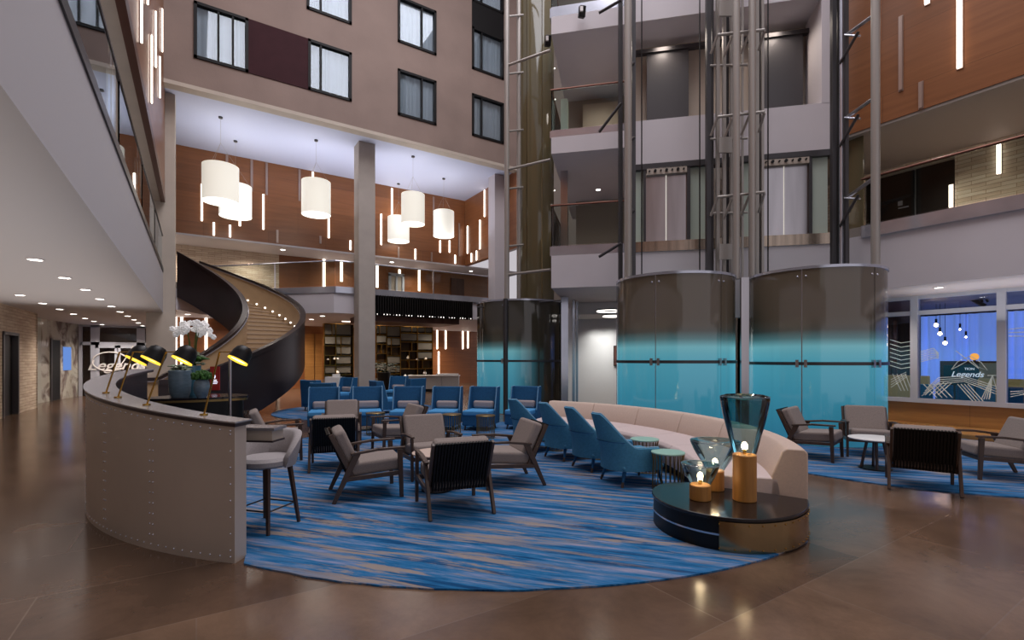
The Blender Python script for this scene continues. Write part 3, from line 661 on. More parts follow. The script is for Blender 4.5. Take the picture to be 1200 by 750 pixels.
# restaurant furniture seen through the glass
for i, (px, dpt, lab) in enumerate(((1052, 16.6, 'khaki restaurant booth bench behind the left window pane'), (1194, 15.6, 'khaki restaurant booth bench behind the right window pane'))):
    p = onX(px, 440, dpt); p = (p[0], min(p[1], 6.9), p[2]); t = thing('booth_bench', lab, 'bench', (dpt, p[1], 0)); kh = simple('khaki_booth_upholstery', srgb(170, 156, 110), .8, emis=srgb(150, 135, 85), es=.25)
    obj('backrest', MB().b2((dpt, p[1] - .7, .45), (dpt + .12, p[1] + .7, 1.15)), kh, t, bevel=.03); obj('seat', MB().b2((dpt, p[1] - .7, 0), (dpt + .6, p[1] + .7, .48)), M['navy'], t, bevel=.03)
def rchair(px, x, lab):
    p = onX(px, 440, x); t = thing('bar_chair', lab, 'chair', (x, p[1], 0), group='blue restaurant chairs')
    c = p[1]
    obj('seat', MB().box((x, c, .46), (.34, .34, .07)), M['skyblue'], t, bevel=.02); obj('backrest', MB().box((x - .2, c, .74), (.05, .34, .46)), M['skyblue'], t, bevel=.02)
    for a in (-.14, .14):
        for b in (-.14, .14): obj('leg', MB().cyl((x + a, c + b, .43), (x + a * 1.15, c + b * 1.15, 0), .018, seg=8), M['black'], t)
for px, lab in ((1087, 'blue restaurant chair seen low behind the pane with the curtain, nearest the left mullion'), (1110, 'blue restaurant chair in front of the sign partition, left one'), (1134, 'blue restaurant chair in front of the sign partition, right one'), (1158, 'blue restaurant chair beside the right mullion'), (1190, 'blue restaurant chair behind the far right pane')):
    rchair(px, 15.7, lab)
q = thing('ball_ornament', 'small orange ball lamp on the sign partition', 'lamp', onX(1142, 424, XP + .06)); p = onX(1142, 418, XP + .06)
obj('globe', MB().ball(p, .09), emit('orange_ball_glow', (1, .4, .05, 1), 1.2), q); obj('base', MB().cyl((p[0], p[1], onX(1142, 423, XP + .06)[2] - .02), (p[0], p[1], p[2] - .06), .03), M['black'], q)
q = thing('ceiling_truss', 'dark arched metal truss under the restaurant ceiling', 'truss', onX(1130, 350, 16))
q2 = MB(); pts = [onX(px, py, 16) for px, py in ((1100, 347), (1120, 346), (1140, 351), (1155, 359))]; q2.tube(pts, .05, 6); obj('arch', q2, M['darktube'], q)
q2 = MB(); [q2.bar(onX(a, 346, 16), onX(b, 354, 16), .04, .04) for a, b in ((1138, 1146), (1146, 1152), (1152, 1158))]; obj('bracing', q2, M['black'], q)
for i, (px, py, x) in enumerate(((1097, 381, 16.2), (1101.5, 391, 16.2), (1107.5, 402, 16.2), (1125, 386, 17.6), (1132, 395, 17.6))):
    p = onX(px, py, x); t = thing('filament_pendant', 'bare filament bulb pendant in the restaurant window, %s from the left' % ORD[i], 'lamp', (p[0], p[1], p[2]), group='bare bulb pendants in the restaurant')
    obj('bulb', MB().ball(p, .045 if i < 3 else .022), M['bulb'], t); obj('socket', MB().cyl((p[0], p[1], p[2] + .05), (p[0], p[1], p[2] + .16), .025, seg=8), M['black'], t); obj('cord', MB().cyl((p[0], p[1], p[2] + .15), (p[0], p[1], S0), .005, seg=5), M['black'], t)
# long low wood bench in front of the sill
obj('wood_platform', MB().b2((12.9, -5.5, 0), (14.36, 5.3, .10)), M['sillwood'], label='low honey-wood platform along the panelling behind the right armchairs', cat='platform', bevel=.01)


# ================================================================= LIFT CORE (diagonal)
X = dframe()
sA, sB, sC_ = onD(646)[0], onD(727)[0], onD(738)[0]      # balcony left end, balcony right end, lift wall start (s grows to the left)
sR = onD(992)[0]
def dbox(s0, s1, n0, n1, z0, z1): return MB(X).b2((min(s0, s1), n0, z0), (max(s0, s1), n1, z1))
def zD(px, py, n=0): return onD(px, py, n)[1]
# lobby balcony slabs, levels 2-4
for k, (za, zb, lab) in enumerate(((3.43, 4.26, 'white first-floor balcony slab between the lift shafts'), (6.88, 7.3, 'white second-floor balcony slab between the lift shafts'), (9.95, 10.4, 'white third-floor balcony slab at the top edge between the lift shafts'))):
    struct('ceiling_lobby_%d' % (k + 1), dbox(sA, sC_, -6, 0, za, zb), M['white'], lab, 'ceiling', smooth=0)
lv = [(4.26, 4.5), (7.3, 7.48), (10.4, 10.65)]
pA, pB = D2W(sA, -.04)[:2], D2W(sB - .1, -.04)[:2]; pE = D2W(sA, -3)[:2]
for (za, zb), nme in zip(lv, ('first', 'second', 'third')):
    t = railing('glass_balustrade', 'glass lift lobby balcony railing on the %s floor' % nme, [pE, pA, pB], zb, zb + 1.06, 'copper', band=(za, zb), posts=False, seglen=5)
struct('wall_lobby_first', dbox(sA - .3, sC_, -4.2, -4, 4.5, 6.88), M['ceilgrey'], 'grey lift lobby wall on the first floor', 'wall', smooth=0)
struct('wall_lobby_second', dbox(sA - .1, sC_, -3.6, -3.4, 7.48, 9.95), M['ceilgrey'], 'grey lift lobby wall on the second floor', 'wall', smooth=0)
struct('trim_6', dbox(onD(683, 100, -3)[0], onD(727, 100, -3)[0], -3.1, -3, 7.48, 9.6), M['beige'], 'pale beige wall panel in the second-floor lobby', 'panel', smooth=0)
struct('column_lobby', dbox(onD(657, 250, -1.2)[0], onD(665, 250, -1.2)[0], -1.5, -1.2, 4.5, 6.88), M['brushed'], 'slim steel clad column on the first-floor lift lobby', 'column', smooth=0)
struct('column_lobby_upper', dbox(onD(657, 100, -1.2)[0], onD(665, 100, -1.2)[0], -1.5, -1.2, 7.48, 8.9), M['greenglass'], 'slim glazed post on the second-floor lift lobby', 'column', smooth=0)
# ground lobby
lb = onD(640, 400, -5.2)[0]; le = onD(745, 400, -5.2)[0]
struct('wall_lobby_back', dbox(lb, le - 1, -5.4, -5.2, 0, 3.43), M['white'], 'white back wall of the ground-floor lift lobby', 'wall', smooth=0)
struct('ceiling_lobby_drop', dbox(sA - .2, sC_, -5.2, -3.4, 3.04, 3.42), M['ceil'], 'lowered lobby ceiling with ring lamps', 'ceiling', smooth=0)
t = thing('picture', 'narrow dark red picture at the right of the lobby wall', 'picture', D2W(onD(723, 400, -5)[0], -5.1, 1.3))
a, z1 = onD(720, 406, -5.1); b, z0 = onD(727, 428, -5.1)
obj('canvas', dbox(a, b, -5.19, -5.14, z0, z1), simple('dark_red_canvas', srgb(86, 42, 34), .6), t, smooth=0); obj('picture_frame', dbox(a + .03, b - .03, -5.2, -5.17, z0 - .03, z1 + .03), M['blackframe'], t, smooth=0)
for i, (px, py) in enumerate(((714, 364), (718, 370))):
    c = onD(px, py, -2.3); w = D2W(c[0], -2.3, c[1]); t = thing('ring_pendant', ('upper', 'lower')[i] + ' glowing ring lamp under the lobby ceiling', 'lamp', w)
    R0 = (.34, .26)[i]; obj('ring', MB().lathe([(R0 - .03, w[2] - .03), (R0 + .03, w[2] - .03), (R0 + .03, w[2] - .005), (R0 - .03, w[2] - .005), (R0 - .03, w[2] - .03)], (w[0], w[1], 0), 40), M['shadeglow'], t)
    obj('housing', MB().lathe([(R0 - .035, w[2] - .005), (R0 + .04, w[2] - .005), (R0 + .04, w[2] + .03), (R0 - .035, w[2] + .03), (R0 - .035, w[2] - .005)], (w[0], w[1], 0), 40), M['black'], t)
    [obj('cord', MB().cyl((w[0], w[1] + q_, w[2]), (w[0], w[1] + q_, 3.04), .006, seg=5), M['black'], t) for q_ in (R0, -R0)]

# lift wall behind the two front enclosures
struct('wall_lift_first', dbox(sC_, sR, -.3, 0, 2.6, 4.25), M['white'], 'white wall band behind the glass lift enclosures', 'wall', smooth=0)
struct('trim_7', dbox(sC_, sR, -.3, .03, 4.25, 4.5), M['sillsteel'], 'brushed steel sill under the lift doors', 'trim', smooth=0)
struct('trim_8', dbox(sC_, sR, -.25, .02, 6.28, 6.42), M['darktube'], 'dark steel lintel above the lift doors', 'trim', smooth=0)
struct('wall_lift_second', dbox(sC_, sR, -.3, 0, 6.42, 7.5), M['white'], 'white wall band above the lift doors', 'wall', smooth=0)
struct('ceiling_lift', dbox(sC_, sR, -3, 0, 9.96, 10.7), M['white'], 'white fascia at the top of the lift wall', 'ceiling', smooth=0)
struct('wall_lift_upper', dbox(sC_ + .05, sR, -1.3, -1.1, 7.48, 9.96), M['beige'], 'beige recessed wall on the second lift level', 'wall', smooth=0)
struct('floor_lift_second', dbox(sC_, sR, -1.2, -.3, 7.3, 7.5), M['ceilgrey'], 'ledge of the second lift level', 'floor', smooth=0)
for i, (p0, p1) in enumerate(((758, 807), (893, 941))):
    obj('upper_lift_door', dbox(onD(p0, 90, -.8)[0], onD(p1, 90, -.8)[0], -1.0, -.8, 7.48, 9.62), M['darkgrey'], smooth=0, label='dark grey second-floor lift door panel, %s one' % ('left', 'right')[i], cat='lift door')
struct('trim_9', dbox(sC_, sR, -.9, -.75, 9.62, 9.72), M['darktube'], 'dark rail over the upper lift panels', 'trim', smooth=0)
struct('trim_10', dbox(onD(956, 80, -.6)[0], onD(962, 80, -.6)[0], -.9, -.6, 7.48, 9.96), M['darktube'], 'dark upright right of the upper lift panel', 'trim', smooth=0)
struct('wall_lift_edge', dbox(onD(963, 80)[0], sR, -1, 0, 7.48, 9.96), M['white'], 'white wall strip right of the upper lift panels', 'wall', smooth=0)
for i, (g0, d0, dm, d1, g1) in enumerate(((738, 757, 781, 805, 828), (872, 893, 920, 948, 972))):
    side = ('left', 'right')[i]; s = lambda p: onD(p, 240)[0]
    t = thing('lift_door', 'pair of brushed steel first-floor lift doors, %s lift' % side, 'lift door', D2W(s(dm), 0, 4.5))
    for a, b in ((d0, dm - .7), (dm + .7, d1)): obj('door_leaf', dbox(s(a), s(b), -.14, -.08, 4.5, 6.16), M['brushed'], t, smooth=0)
    obj('door_frame', dbox(s(d0 - 3), s(d0), -.2, 0, 4.5, 6.28).b2((s(d1 + 4), -.2, 4.5), (s(d1), 0, 6.28)), M['darktube'], t, smooth=0)
    obj('centre_gap', dbox(s(dm - .5), s(dm + .5), -.12, -.1, 4.5, 6.16), M['shade'], t, smooth=0)
    hd = dbox(s(d0 + 1), s(d1), -.12, .02, 6.14, 6.3)
    obj('door_operator', hd, M['beige'], t, smooth=0)
    q = MB(X)
    for k in range(7): a = s(d0 + 4 + (d1 - d0 - 8) * k / 6); q.cyl((a, .02, 6.22), (a, .07, 6.22), .035 if k % 2 else .02, seg=10)
    obj('pulley', q, M['black'], t)
    for a, b, nm_ in ((g0, d0 - 3, 'left'), (d1 + 4, g1, 'right')): obj('side_glass', dbox(s(a), s(b), -.16, -.1, 4.5, 6.28), M['greenglass'], t, smooth=0)

# glass lift enclosures
def wcol0(px, d): p = atD(px, 421, d); return p[0], p[1]
def circ_hit(px, c, R):
    v = ray(px, 421); l = hypot(v[0], v[1]); u = (v[0] / l, v[1] / l)
    b = u[0] * c[0] + u[1] * c[1]; q = b * b - (c[0] ** 2 + c[1] ** 2 - R * R); t = b - sqrt(max(q, 0))
    return degrees(atan2(u[1] * t - c[1], u[0] * t - c[0]))
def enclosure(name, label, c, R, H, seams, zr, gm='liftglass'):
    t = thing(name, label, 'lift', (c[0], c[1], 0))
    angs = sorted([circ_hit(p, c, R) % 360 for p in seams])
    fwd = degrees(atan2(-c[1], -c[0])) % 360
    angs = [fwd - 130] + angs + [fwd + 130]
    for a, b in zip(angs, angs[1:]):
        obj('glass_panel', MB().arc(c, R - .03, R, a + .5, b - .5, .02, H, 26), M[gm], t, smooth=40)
    q = MB()
    for a in angs: q.arc(c, R - .025, R - .012, a - .6, a + .6, 0, H, 1)
    obj('seam', q, M['brushed'], t)
    obj('ring_rail', MB().arc(c, R - .02, R + .03, angs[0], angs[-1], zr - .03, zr + .03, 60), M['darktube'], t)
    obj('top_rim', MB().arc(c, R - .05, R + .02, angs[0], angs[-1], H, H + .05, 60), M['steel'], t)
    for a in angs[1:-1]:
        for da in (-3.2, 3.2):
            w = (c[0] + (R + .03) * cos(R_(a + da)), c[1] + (R + .03) * sin(R_(a + da)))
            obj('clamp', MB().box((*w, zr), (.05, .05, .14), rz=R_(a)), M['brushed'], t)
            obj('bolt', MB().ball((c[0] + (R + .005) * cos(R_(a + da)), c[1] + (R + .005) * sin(R_(a + da)), H - .13), .02, n=8), M['steel'], t)
    return t
c1, c2, c3 = (8.62, 6.95), (10.55, 5.05), (8.65, 12.87)
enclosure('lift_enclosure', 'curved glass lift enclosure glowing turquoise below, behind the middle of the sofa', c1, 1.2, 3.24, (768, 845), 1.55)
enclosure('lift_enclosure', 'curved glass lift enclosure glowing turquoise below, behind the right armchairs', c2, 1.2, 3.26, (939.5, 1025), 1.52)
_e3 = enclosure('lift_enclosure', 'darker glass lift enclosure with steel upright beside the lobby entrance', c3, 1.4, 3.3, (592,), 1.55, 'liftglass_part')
_p = wcol0(592.5, 14.15); obj('post', MB().cyl((_p[0], _p[1], 0), (_p[0], _p[1], 3.35), .07), M['darktube'], _e3)
t = thing('lobby_portal', 'polished steel portal posts flanking the lift lobby entrance', 'portal', atD(662, 482, 14.5))
for px, d_, wd in ((661.5, 14.2, .2), (672, 14.9, .07), (676, 15.3, .06), (725, 12.2, .09)):
    p = atD(px, 421, d_); obj('post', MB().box((p[0], p[1], 1.7), (wd, .12, 3.4), rz=R_(-32.8)), M['steel'], t)
p = atD(872.5, 421, 9.6); obj('steel_cladding', MB().box((p[0], p[1], 1.6), (.14, .1, 3.2), rz=R_(-45)), M['brushed'], smooth=0, label='steel upright filling the gap between the two turquoise lift enclosures', cat='post')

# lift shaft towers: tubes, cables and brackets
def wcol(px, d): p = atD(px, 421, d); return p[0], p[1]
ZT = 13.5
def tubep(t, px, d, r, mat, name='upright_tube', z0=3.3, z1=ZT, sq=False):
    x, y = wcol(px, d)
    mb = MB().box((x, y, (z0 + z1) / 2), (2 * r, 2 * r, z1 - z0), rz=R_(-32.8)) if sq else MB().cyl((x, y, z0), (x, y, z1), r, seg=16)
    return obj(name, mb, M[mat], t)
def hz(t, a, b, da, db, py0, py1, r, mat='tube', name='bracket', more=None):
    pa = atD(a, py0, da); pb = atD(b, py1, db); mb = MB().tube([pa, pb], r, 8)
    return obj(name, mb, M[mat], t)
# left tower
t = thing('lift_guide_tower', 'tall grey tube with dark guide rail rising left of the front lift enclosures', 'lift rail', (*wcol(736, 11.2), 3.0))
tubep(t, 736, 11.2, .085, 'tube'); tubep(t, 742.5, 11.4, .04, 'darktube', sq=True); tubep(t, 727, 11.5, .045, 'darktube', sq=True)
for py in (76, 163, 249): hz(t, 737, 743, 11.2, 11.4, py, py - 2, .04, 'darktube')
for py0, py1 in ((15, 0), (155, 121), (301, 285), (-30, -60)): hz(t, 702, 728, 11.6, 11.3, py0, py1, .035, 'darktube', 'diagonal_strut')
# middle tower
t = thing('lift_guide_tower', 'cluster of grey steel tubes and brackets rising between the two front lifts', 'lift rail', (*wcol(871, 10.4), 3.0))
for px in (863, 881.5): tubep(t, px, 10.4, .072, 'tube')
for px, r in ((830, .05), (835, .02), (852, .03), (891, .03)): tubep(t, px, 11.0, r, 'darktube', sq=True)
for px, r in ((841, .035), (848.5, .035), (870, .02), (887, .035), (857, .03), (893.5, .025)): tubep(t, px, 10.9, r, 'tube', sq=True)
for py in (41, 137, 231, -50):
    hz(t, 841, 896, 10.7, 10.5, py, py - 6, .032); hz(t, 833, 841, 10.9, 10.7, py + 22, py, .028); hz(t, 889, 896, 10.8, 10.5, py + 18, py - 5, .028)
    hz(t, 848, 858, 10.8, 10.6, py + 26, py + 2, .028); hz(t, 868, 878, 10.8, 10.6, py + 22, py - 1, .028)
for py in (77, 163, 250): hz(t, 832, 876, 10.95, 10.8, py, py - 1, .026)
for py in (170, 295, 10): x, y = wcol(850, 10.7); obj('plate', MB().box((x, y, atD(850, py, 10.7)[2]), (.28, .04, .34), rz=R_(-32.8)), M['tube'], t, smooth=0)
# right tower
t = thing('lift_guide_tower', 'thick pale tube with cross arms rising at the right of the front lifts', 'lift rail', (*wcol(1026, 9.6), 3.0))
tubep(t, 1026, 9.6, .078, 'tube'); tubep(t, 976.5, 10.6, .045, 'darktube', sq=True); tubep(t, 986, 10.5, .04, 'steel'); tubep(t, 991.5, 10.4, .035, 'darktube', sq=True); tubep(t, 982, 10.7, .03, 'black', sq=True)
for py in (41, 138, 232, -55):
    hz(t, 992, 1024, 10.4, 9.7, py, py - 23, .038, 'brushed'); hz(t, 984, 1006, 10.5, 10.1, py + 34, py - 4, .03, 'darktube'); hz(t, 990, 1008, 10.4, 10.1, py, py + 1, .022, 'steel')
for a, b, n_ in ((994, 1012, 'shaft glass panel behind the right lift tubes'),):
    pa, pb = wcol(a, 11.2), wcol(b, 10.9); obj('shaft_glass', MB().bar((*pa, 8.3), (*pb, 8.3), .03, 10.2), M['bronzeglass'], smooth=0, label='bronze tinted glass strip of the lift shaft by the upper right wood wall', cat='glass panel')
# cables
for i, px in enumerate((752, 820, 900)):
    x, y = wcol(px, 10.6); obj('lift_cable', MB().cyl((x, y, 3.0), (x, y, ZT), .014, seg=6), M['black'], label='thin black vertical lift cable, %s from the left' % ORD[i], cat='cable', group='lift cables')
# far shaft above the third enclosure
t = thing('lift_guide_tower', 'tall tube ladder frame with curved rungs above the lift enclosure by the lobby', 'lift rail', (*wcol(594, 14.3), 3.3))
tubep(t, 594, 14.3, .075, 'tube', z0=3.3, z1=17); tubep(t, 608, 14.6, .065, 'tube', z0=3.3, z1=17)
for k in range(9):
    py = 356 - 67.3 * k - 0
    hz(t, 594, 613, 14.3, 14.6, py, py - 2, .03)
for py in (77, 199, 322, -45): hz(t, 594, 645, 14.3, 13.6, py, py - (18 if py < 100 else 12 if py < 250 else 6), .038, 'tube', 'diagonal_strut')
hz(t, 559, 657, 14.8, 14.0, 360, 352, .02, 'darktube', 'base_ring')
cs = wcol(629, 15.6)
q = thing('lift_shaft_glass', 'tall bronze tinted curved glass lift shaft above the lobby-side enclosure', 'glass shaft', (cs[0], cs[1], 3.3))
fw = degrees(atan2(-cs[1], -cs[0]))
for a in (-75, -30, 15): obj('glass_panel', MB().arc(cs, .60, .62, fw + a + 1, fw + a + 44, 3.3, 17, 8), M['bronzeglass'], q)
for k, px in enumerate((617, 626, 636)): x, y = wcol(px, 15.4); obj('inner_rail', MB().box((x, y, 10), (.07, .07, 13.4)), M['goldwire'], q)
for k in range(14):
    a = R_(fw + 62 - (k % 2) * 3); z = 4 + k * .95
    obj('light_point', MB().ball((cs[0] + .65 * cos(a), cs[1] + .65 * sin(a), z), .02, n=6), M['shadeglow'], q)
for i, (px, py, d_) in enumerate(((682, 14, 12.2), (642, 48, 13.2))):
    p = atD(px, py, d_); t = thing('spotlight', ('small black spotlight under the third-floor balcony edge', 'small black spotlight on the tinted lift shaft')[i], 'spotlight', p)
    obj('housing', MB().box(p, (.16, .14, .26), rz=R_(-20), rx=R_(15)), M['black'], t, bevel=.02); v = vdir(0, -1)
    obj('lens', MB().box((p[0] + v[0] * .09 - .03, p[1] + v[1] * .09, p[2]), (.07, .04, .12), rz=R_(-32)), M['whiteplastic'], t)

# ================================================================= CURVED STAIRCASE
CS = (-1.9, 19.1); RO, RI = 5.1, 3.3; TH0, TH1 = -72.0, 66.5
zt = lambda a: max(0.0, min(L2, L2 * (a - TH0) / (TH1 - TH0)))
t = thing('curved_staircase', 'sweeping curved staircase with dark bronze sides and beige treads', 'staircase', (CS[0], CS[1], 0))
obj('outer_side', MB().arc(CS, RO, RO + .05, TH0 - 5, TH1, lambda a: max(0, zt(a) - .58), lambda a: zt(a) + 1.03, 90), M['stairdark'], t)
obj('outer_lining', MB().arc(CS, RO - .05, RO - .002, TH0 - 5, TH1, lambda a: max(0, zt(a) - .1), lambda a: zt(a) + 1.0, 90), M['stairlining'], t)
obj('outer_handrail', MB().arc(CS, RO - .09, RO + .08, TH0 - 5, TH1, lambda a: zt(a) + 1.0, lambda a: zt(a) + 1.12, 90), M['stairdark'], t)
obj('inner_side', MB().arc(CS, RI - .05, RI, TH0 - 5, TH1, lambda a: max(0, zt(a) - .58), lambda a: zt(a) + 1.03, 90), M['stairdark'], t)
obj('inner_lining', MB().arc(CS, RI + .002, RI + .05, TH0 - 5, TH1, lambda a: max(0, zt(a) - .1), lambda a: zt(a) + 1.0, 90), M['stairlining'], t)
obj('inner_handrail', MB().arc(CS, RI - .08, RI + .09, TH0 - 5, TH1, lambda a: zt(a) + 1.0, lambda a: zt(a) + 1.12, 90), M['stairdark'], t)
obj('rail_trim', MB().arc(CS, RO - .11, RO - .088, TH0 - 5, TH1, lambda a: zt(a) + 1.0, lambda a: zt(a) + 1.03, 90).arc(CS, RI + .09, RI + .112, TH0 - 5, TH1, lambda a: zt(a) + 1.0, lambda a: zt(a) + 1.03, 90), M['cap'], t)
obj('underside', MB().arc(CS, RI, RO, TH0, TH1, lambda a: max(0, zt(a) - .56), lambda a: max(.02, zt(a) - .5), 90), M['ceilgrey'], t)
NS = 27
for i in range(NS):
    a0 = TH0 + (TH1 - TH0) * i / NS; a1 = a0 + (TH1 - TH0) / NS; z = L2 * (i + 1) / NS
    st = obj('step', MB().arc(CS, RI + .05, RO - .05, a0, a1 + .3, max(0, z - .5), z - .035, 4), M['stairlining'], t, smooth=0)
    obj('tread', MB().arc(CS, RI + .05, RO - .05, a0 - .35, a1, z - .035, z, 4), M['tread'], st, smooth=0)
    if i > 2:
        am = R_((a0 + a1) / 2); obj('step_light', MB().ball((CS[0] + (RO - .07) * cos(am), CS[1] + (RO - .07) * sin(am), z + .16), .035, n=8), M['shadeglow'], st)

# ================================================================= RECEPTION-LIKE COUNTER (left foreground)
CC = (2.6, 7.3)
def Rw(a):            # outer radius, a in degrees (231 = near end, 147 = far end)
    u = max(0, (a - 200) / 31); return 3.62 + .11 * u * u
def Zw(a):
    u = (231 - a) / 84; return 1.11 + .40 * max(0, min(1, u))
A0, A1 = 157, 231
t = thing('curved_counter', 'sweeping curved counter clad in riveted taupe metal with lamps on top', 'counter', (CC[0] - 3.2, CC[1] - .3, 0))
obj('front_cladding', MB().arc(CC, lambda a: Rw(a) - .14, Rw, A0, A1, 0, lambda a: Zw(a) - .035, 90), M['counter'], t)
obj('inner_lining', MB().arc(CC, lambda a: Rw(a) - .16, lambda a: Rw(a) - .142, A0, A1 - .3, 0, lambda a: Zw(a) - .03, 90), M['stairdark'], t)
obj('countertop', MB().arc(CC, lambda a: Rw(a) - .19 - .06 * min(1, (A1 - a) / 30), lambda a: Rw(a) + .02, A0, A1 + .3, lambda a: Zw(a) - .012, Zw, 90), M['cap'], t)
obj('edge_trim', MB().arc(CC, lambda a: Rw(a) - .18 - .06 * min(1, (A1 - a) / 30), lambda a: Rw(a) + .012, A0, A1 + .2, lambda a: Zw(a) - .04, lambda a: Zw(a) - .012, 90), M['capedge'], t)
q = MB()
def rivet(a, z): q.ball((CC[0] + (Rw(a) + .001) * cos(R_(a)), CC[1] + (Rw(a) + .001) * sin(R_(a)), z), .0075, n=6)
for i in range(50): a = A0 + (A1 - .6 - A0) * i / 49; rivet(a, .05); rivet(a, Zw(a) - .075)
for ac in (217.0, 204, 191, 176, 162):
    for k in range(12):
        z = .13 + k * .088
        if z < Zw(ac) - .1: rivet(ac - .35, z); rivet(ac + .35, z)
for k in range(8): rivet(A1 - .6, .1 + k * .13)
obj('rivet_rows', q, M['steel'], t, kind='stuff')
# bar ledge on the inside
t = thing('bar_ledge', 'wood-edged high table ledge on the inner side of the curved counter', 'table', (.4, 5.0, 0))
obj('tabletop', MB().arc(CC, 3.16, 3.36, 200, 232.6, .985, 1.01, 30), M['cap'], t); obj('edge', MB().arc(CC, 3.18, 3.35, 200, 232.2, .90, .985, 30), M['beige'], t)
obj('under_trim', MB().arc(CC, 3.17, 3.36, 200, 232.4, .885, .90, 30), M['capedge'], t)
for a_ in (202, 223): obj('support', MB().arc(CC, 3.26, 3.36, a_, a_ + 2, 0, .9, 2), M['stairdark'], t)

# inner service desk with plants
t = thing('service_desk', 'glossy black rounded desk inside the curved counter holding the plants', 'desk', (.15, 8.0, 0))
poly = []
P0, P1 = onZ(168, 467, 1.08), onZ(291, 463, 1.08)
mx, my = (P0[0] + P1[0]) / 2, (P0[1] + P1[1]) / 2; ux, uy = P1[0] - P0[0], P1[1] - P0[1]; L = hypot(ux, uy); ux /= L; uy /= L
for k in range(40):
    a = 2 * pi * k / 40; e = cos(a) * L / 2; f = sin(a); f = (abs(f) ** .8) * (1 if f > 0 else -1) * (.62 if f > 0 else .22)
    poly.append((mx + ux * e - uy * f, my + uy * e + ux * f))
sh = lambda s: [(mx + (x - mx) * s, my + (y - my) * s) for x, y in poly]
obj('desktop', MB().prism(poly, 1.05, 1.08), M['tabletop'], t); obj('edge_trim', MB().prism(sh(.985), 1.02, 1.05), M['goldwire'], t); obj('base', MB().prism(sh(.9), 0, 1.02), M['black'], t)
def planter(name, label, c, prof, mat):
    t = thing(name, label, 'plant', c); obj('pot', MB().lathe(prof, c, 32, cap0=True), M[mat], t)
    r, z = prof[-1]; obj('soil', MB().lathe([(0.001, z - .04), (r, z - .04)], c, 24), M['black'], t, smooth=0); return t
cp = atD(211, 421, 6.75)[:2] + (1.08,)
t = planter('potted_succulents', 'large blue-grey ribbed pot of succulents on the black desk', cp, [(.10, 0), (.125, .06), (.135, .2), (.137, .36), (.127, .37)], 'pot')
q = MB()
for k in range(60):
    a, r = random.random() * 6.28, random.random() ** .5 * .12; z = 1.08 + .36 + random.random() * .08; q.ball((cp[0] + r * cos(a), cp[1] + r * sin(a), z), .022, 1.5 * abs(cos(a)) + .4, 1.5 * abs(sin(a)) + .4, .5, n=6)
obj('foliage', q, M['palegreen'], t)
cq = atD(236.5, 421, 6.6)[:2] + (1.08,)
t = planter('potted_grass', 'oval grey-blue vase with dense green foliage on the black desk', cq, [(.05, 0), (.085, .06), (.098, .13), (.092, .2), (.065, .26)], 'pot')
q = MB()
for k in range(260):
    a, r = random.random() * 6.28, random.random() ** .5; z = 1.34 + .10 * random.random() * (1.2 - r * .6)
    q.ball((cq[0] + r * .115 * cos(a), cq[1] + r * .115 * sin(a), z), .014, 1, 1, 1.6, n=6)
obj('foliage', q, M['leaf'], t)
cr_ = atD(226.5, 421, 7.05)[:2] + (1.08,)
t = planter('potted_orchid', 'tall teal pot with arching white orchids behind the other planters', cr_, [(.06, 0), (.075, .1), (.10, .42), (.095, .43)], 'tealpot')
V = vdir(1, 0)
def at_r(dx, z, b=0): return (cr_[0] + V[0] * dx - V[1] * b, cr_[1] + V[1] * dx + V[0] * b, z)
q = MB(); fl = MB()
for k, (x0, x1, b) in enumerate(((-.04, -.26, .02), (-.02, -.1, -.05), (.0, .06, .05), (.02, .14, -.02), (.03, .2, .0))):
    pts = [at_r(x0, 1.45, b), at_r(x0 + (x1 - x0) * .1, 1.85, b), at_r(x0 + (x1 - x0) * .4, 2.06, b), at_r(x1 * .9, 2.06 - .03 * k, b)]
    q.tube(pts, .006, 6)
    for j in range(16):
        u = j / 15; dx = x0 + (x1 - x0) * (.3 + .95 * u) + random.uniform(-.035, .035); z = 2.10 - .05 * abs(u - .3) - (.20 * max(0, u - .5) if k > 2 else .08 * u) + random.uniform(-.05, .04)
        c = at_r(dx, z, b + random.uniform(-.05, .05))
        for m in range(5):
            a = m * 2 * pi / 5; fl.ball((c[0] + V[0] * .022 * cos(a), c[1] + V[1] * .022 * cos(a), c[2] + .022 * sin(a)), .02, 1, 1, 1, n=6)
obj('stem', q, M['leaf'], t); obj('flower_spray', fl, M['petal'], t)
q = MB()
for k in range(40):
    a = random.random() * 6.28; r = random.random() * .13; q.ball(at_r(r * cos(a), 1.53 + random.random() * .16, r * sin(a)), .035, 1, 1, .6, n=6)
obj('foliage', q, M['palegreen'], t)
q = MB()
for k in range(9):
    a = k * .7; q.tube([at_r(.02, 1.52), at_r(.08 * cos(a) + .04, 1.62, .08 * sin(a)), at_r(.17 * cos(a) + .05, 1.6, .16 * sin(a))], [.01, .03, .004], 6)
obj('leaf_blade', q, M['leaf'], t)
for i, (px, py) in enumerate(((202, 463), (222, 463))):
    p = onZ(px, py, 1.08); t = thing('candle_cup', 'small white rounded candle cup beside the blue-grey pot, %s one' % ('left', 'right')[i], 'cup', p)
    obj('cup', MB().lathe([(.02, 0), (.036, .02), (.038, .05), (.028, .07)], p, 16, cap0=True), M['whiteplastic'], t); obj('candle', MB().lathe([(.001, .055), (.03, .055)], p, 12), M['sofa'], t)
ps = onZ(252, 458, 1.08); t = thing('menu_sign', 'red upright menu sign with white emblem on the black desk', 'sign', ps)
v = vdir(1, 0); ang = atan2(v[1], v[0])
obj('board', MB().box((ps[0], ps[1], ps[2] + .20), (.155, .02, .40), rz=ang), M['red'], t, smooth=0)
q = MB(); n_ = vdir(0, -1)
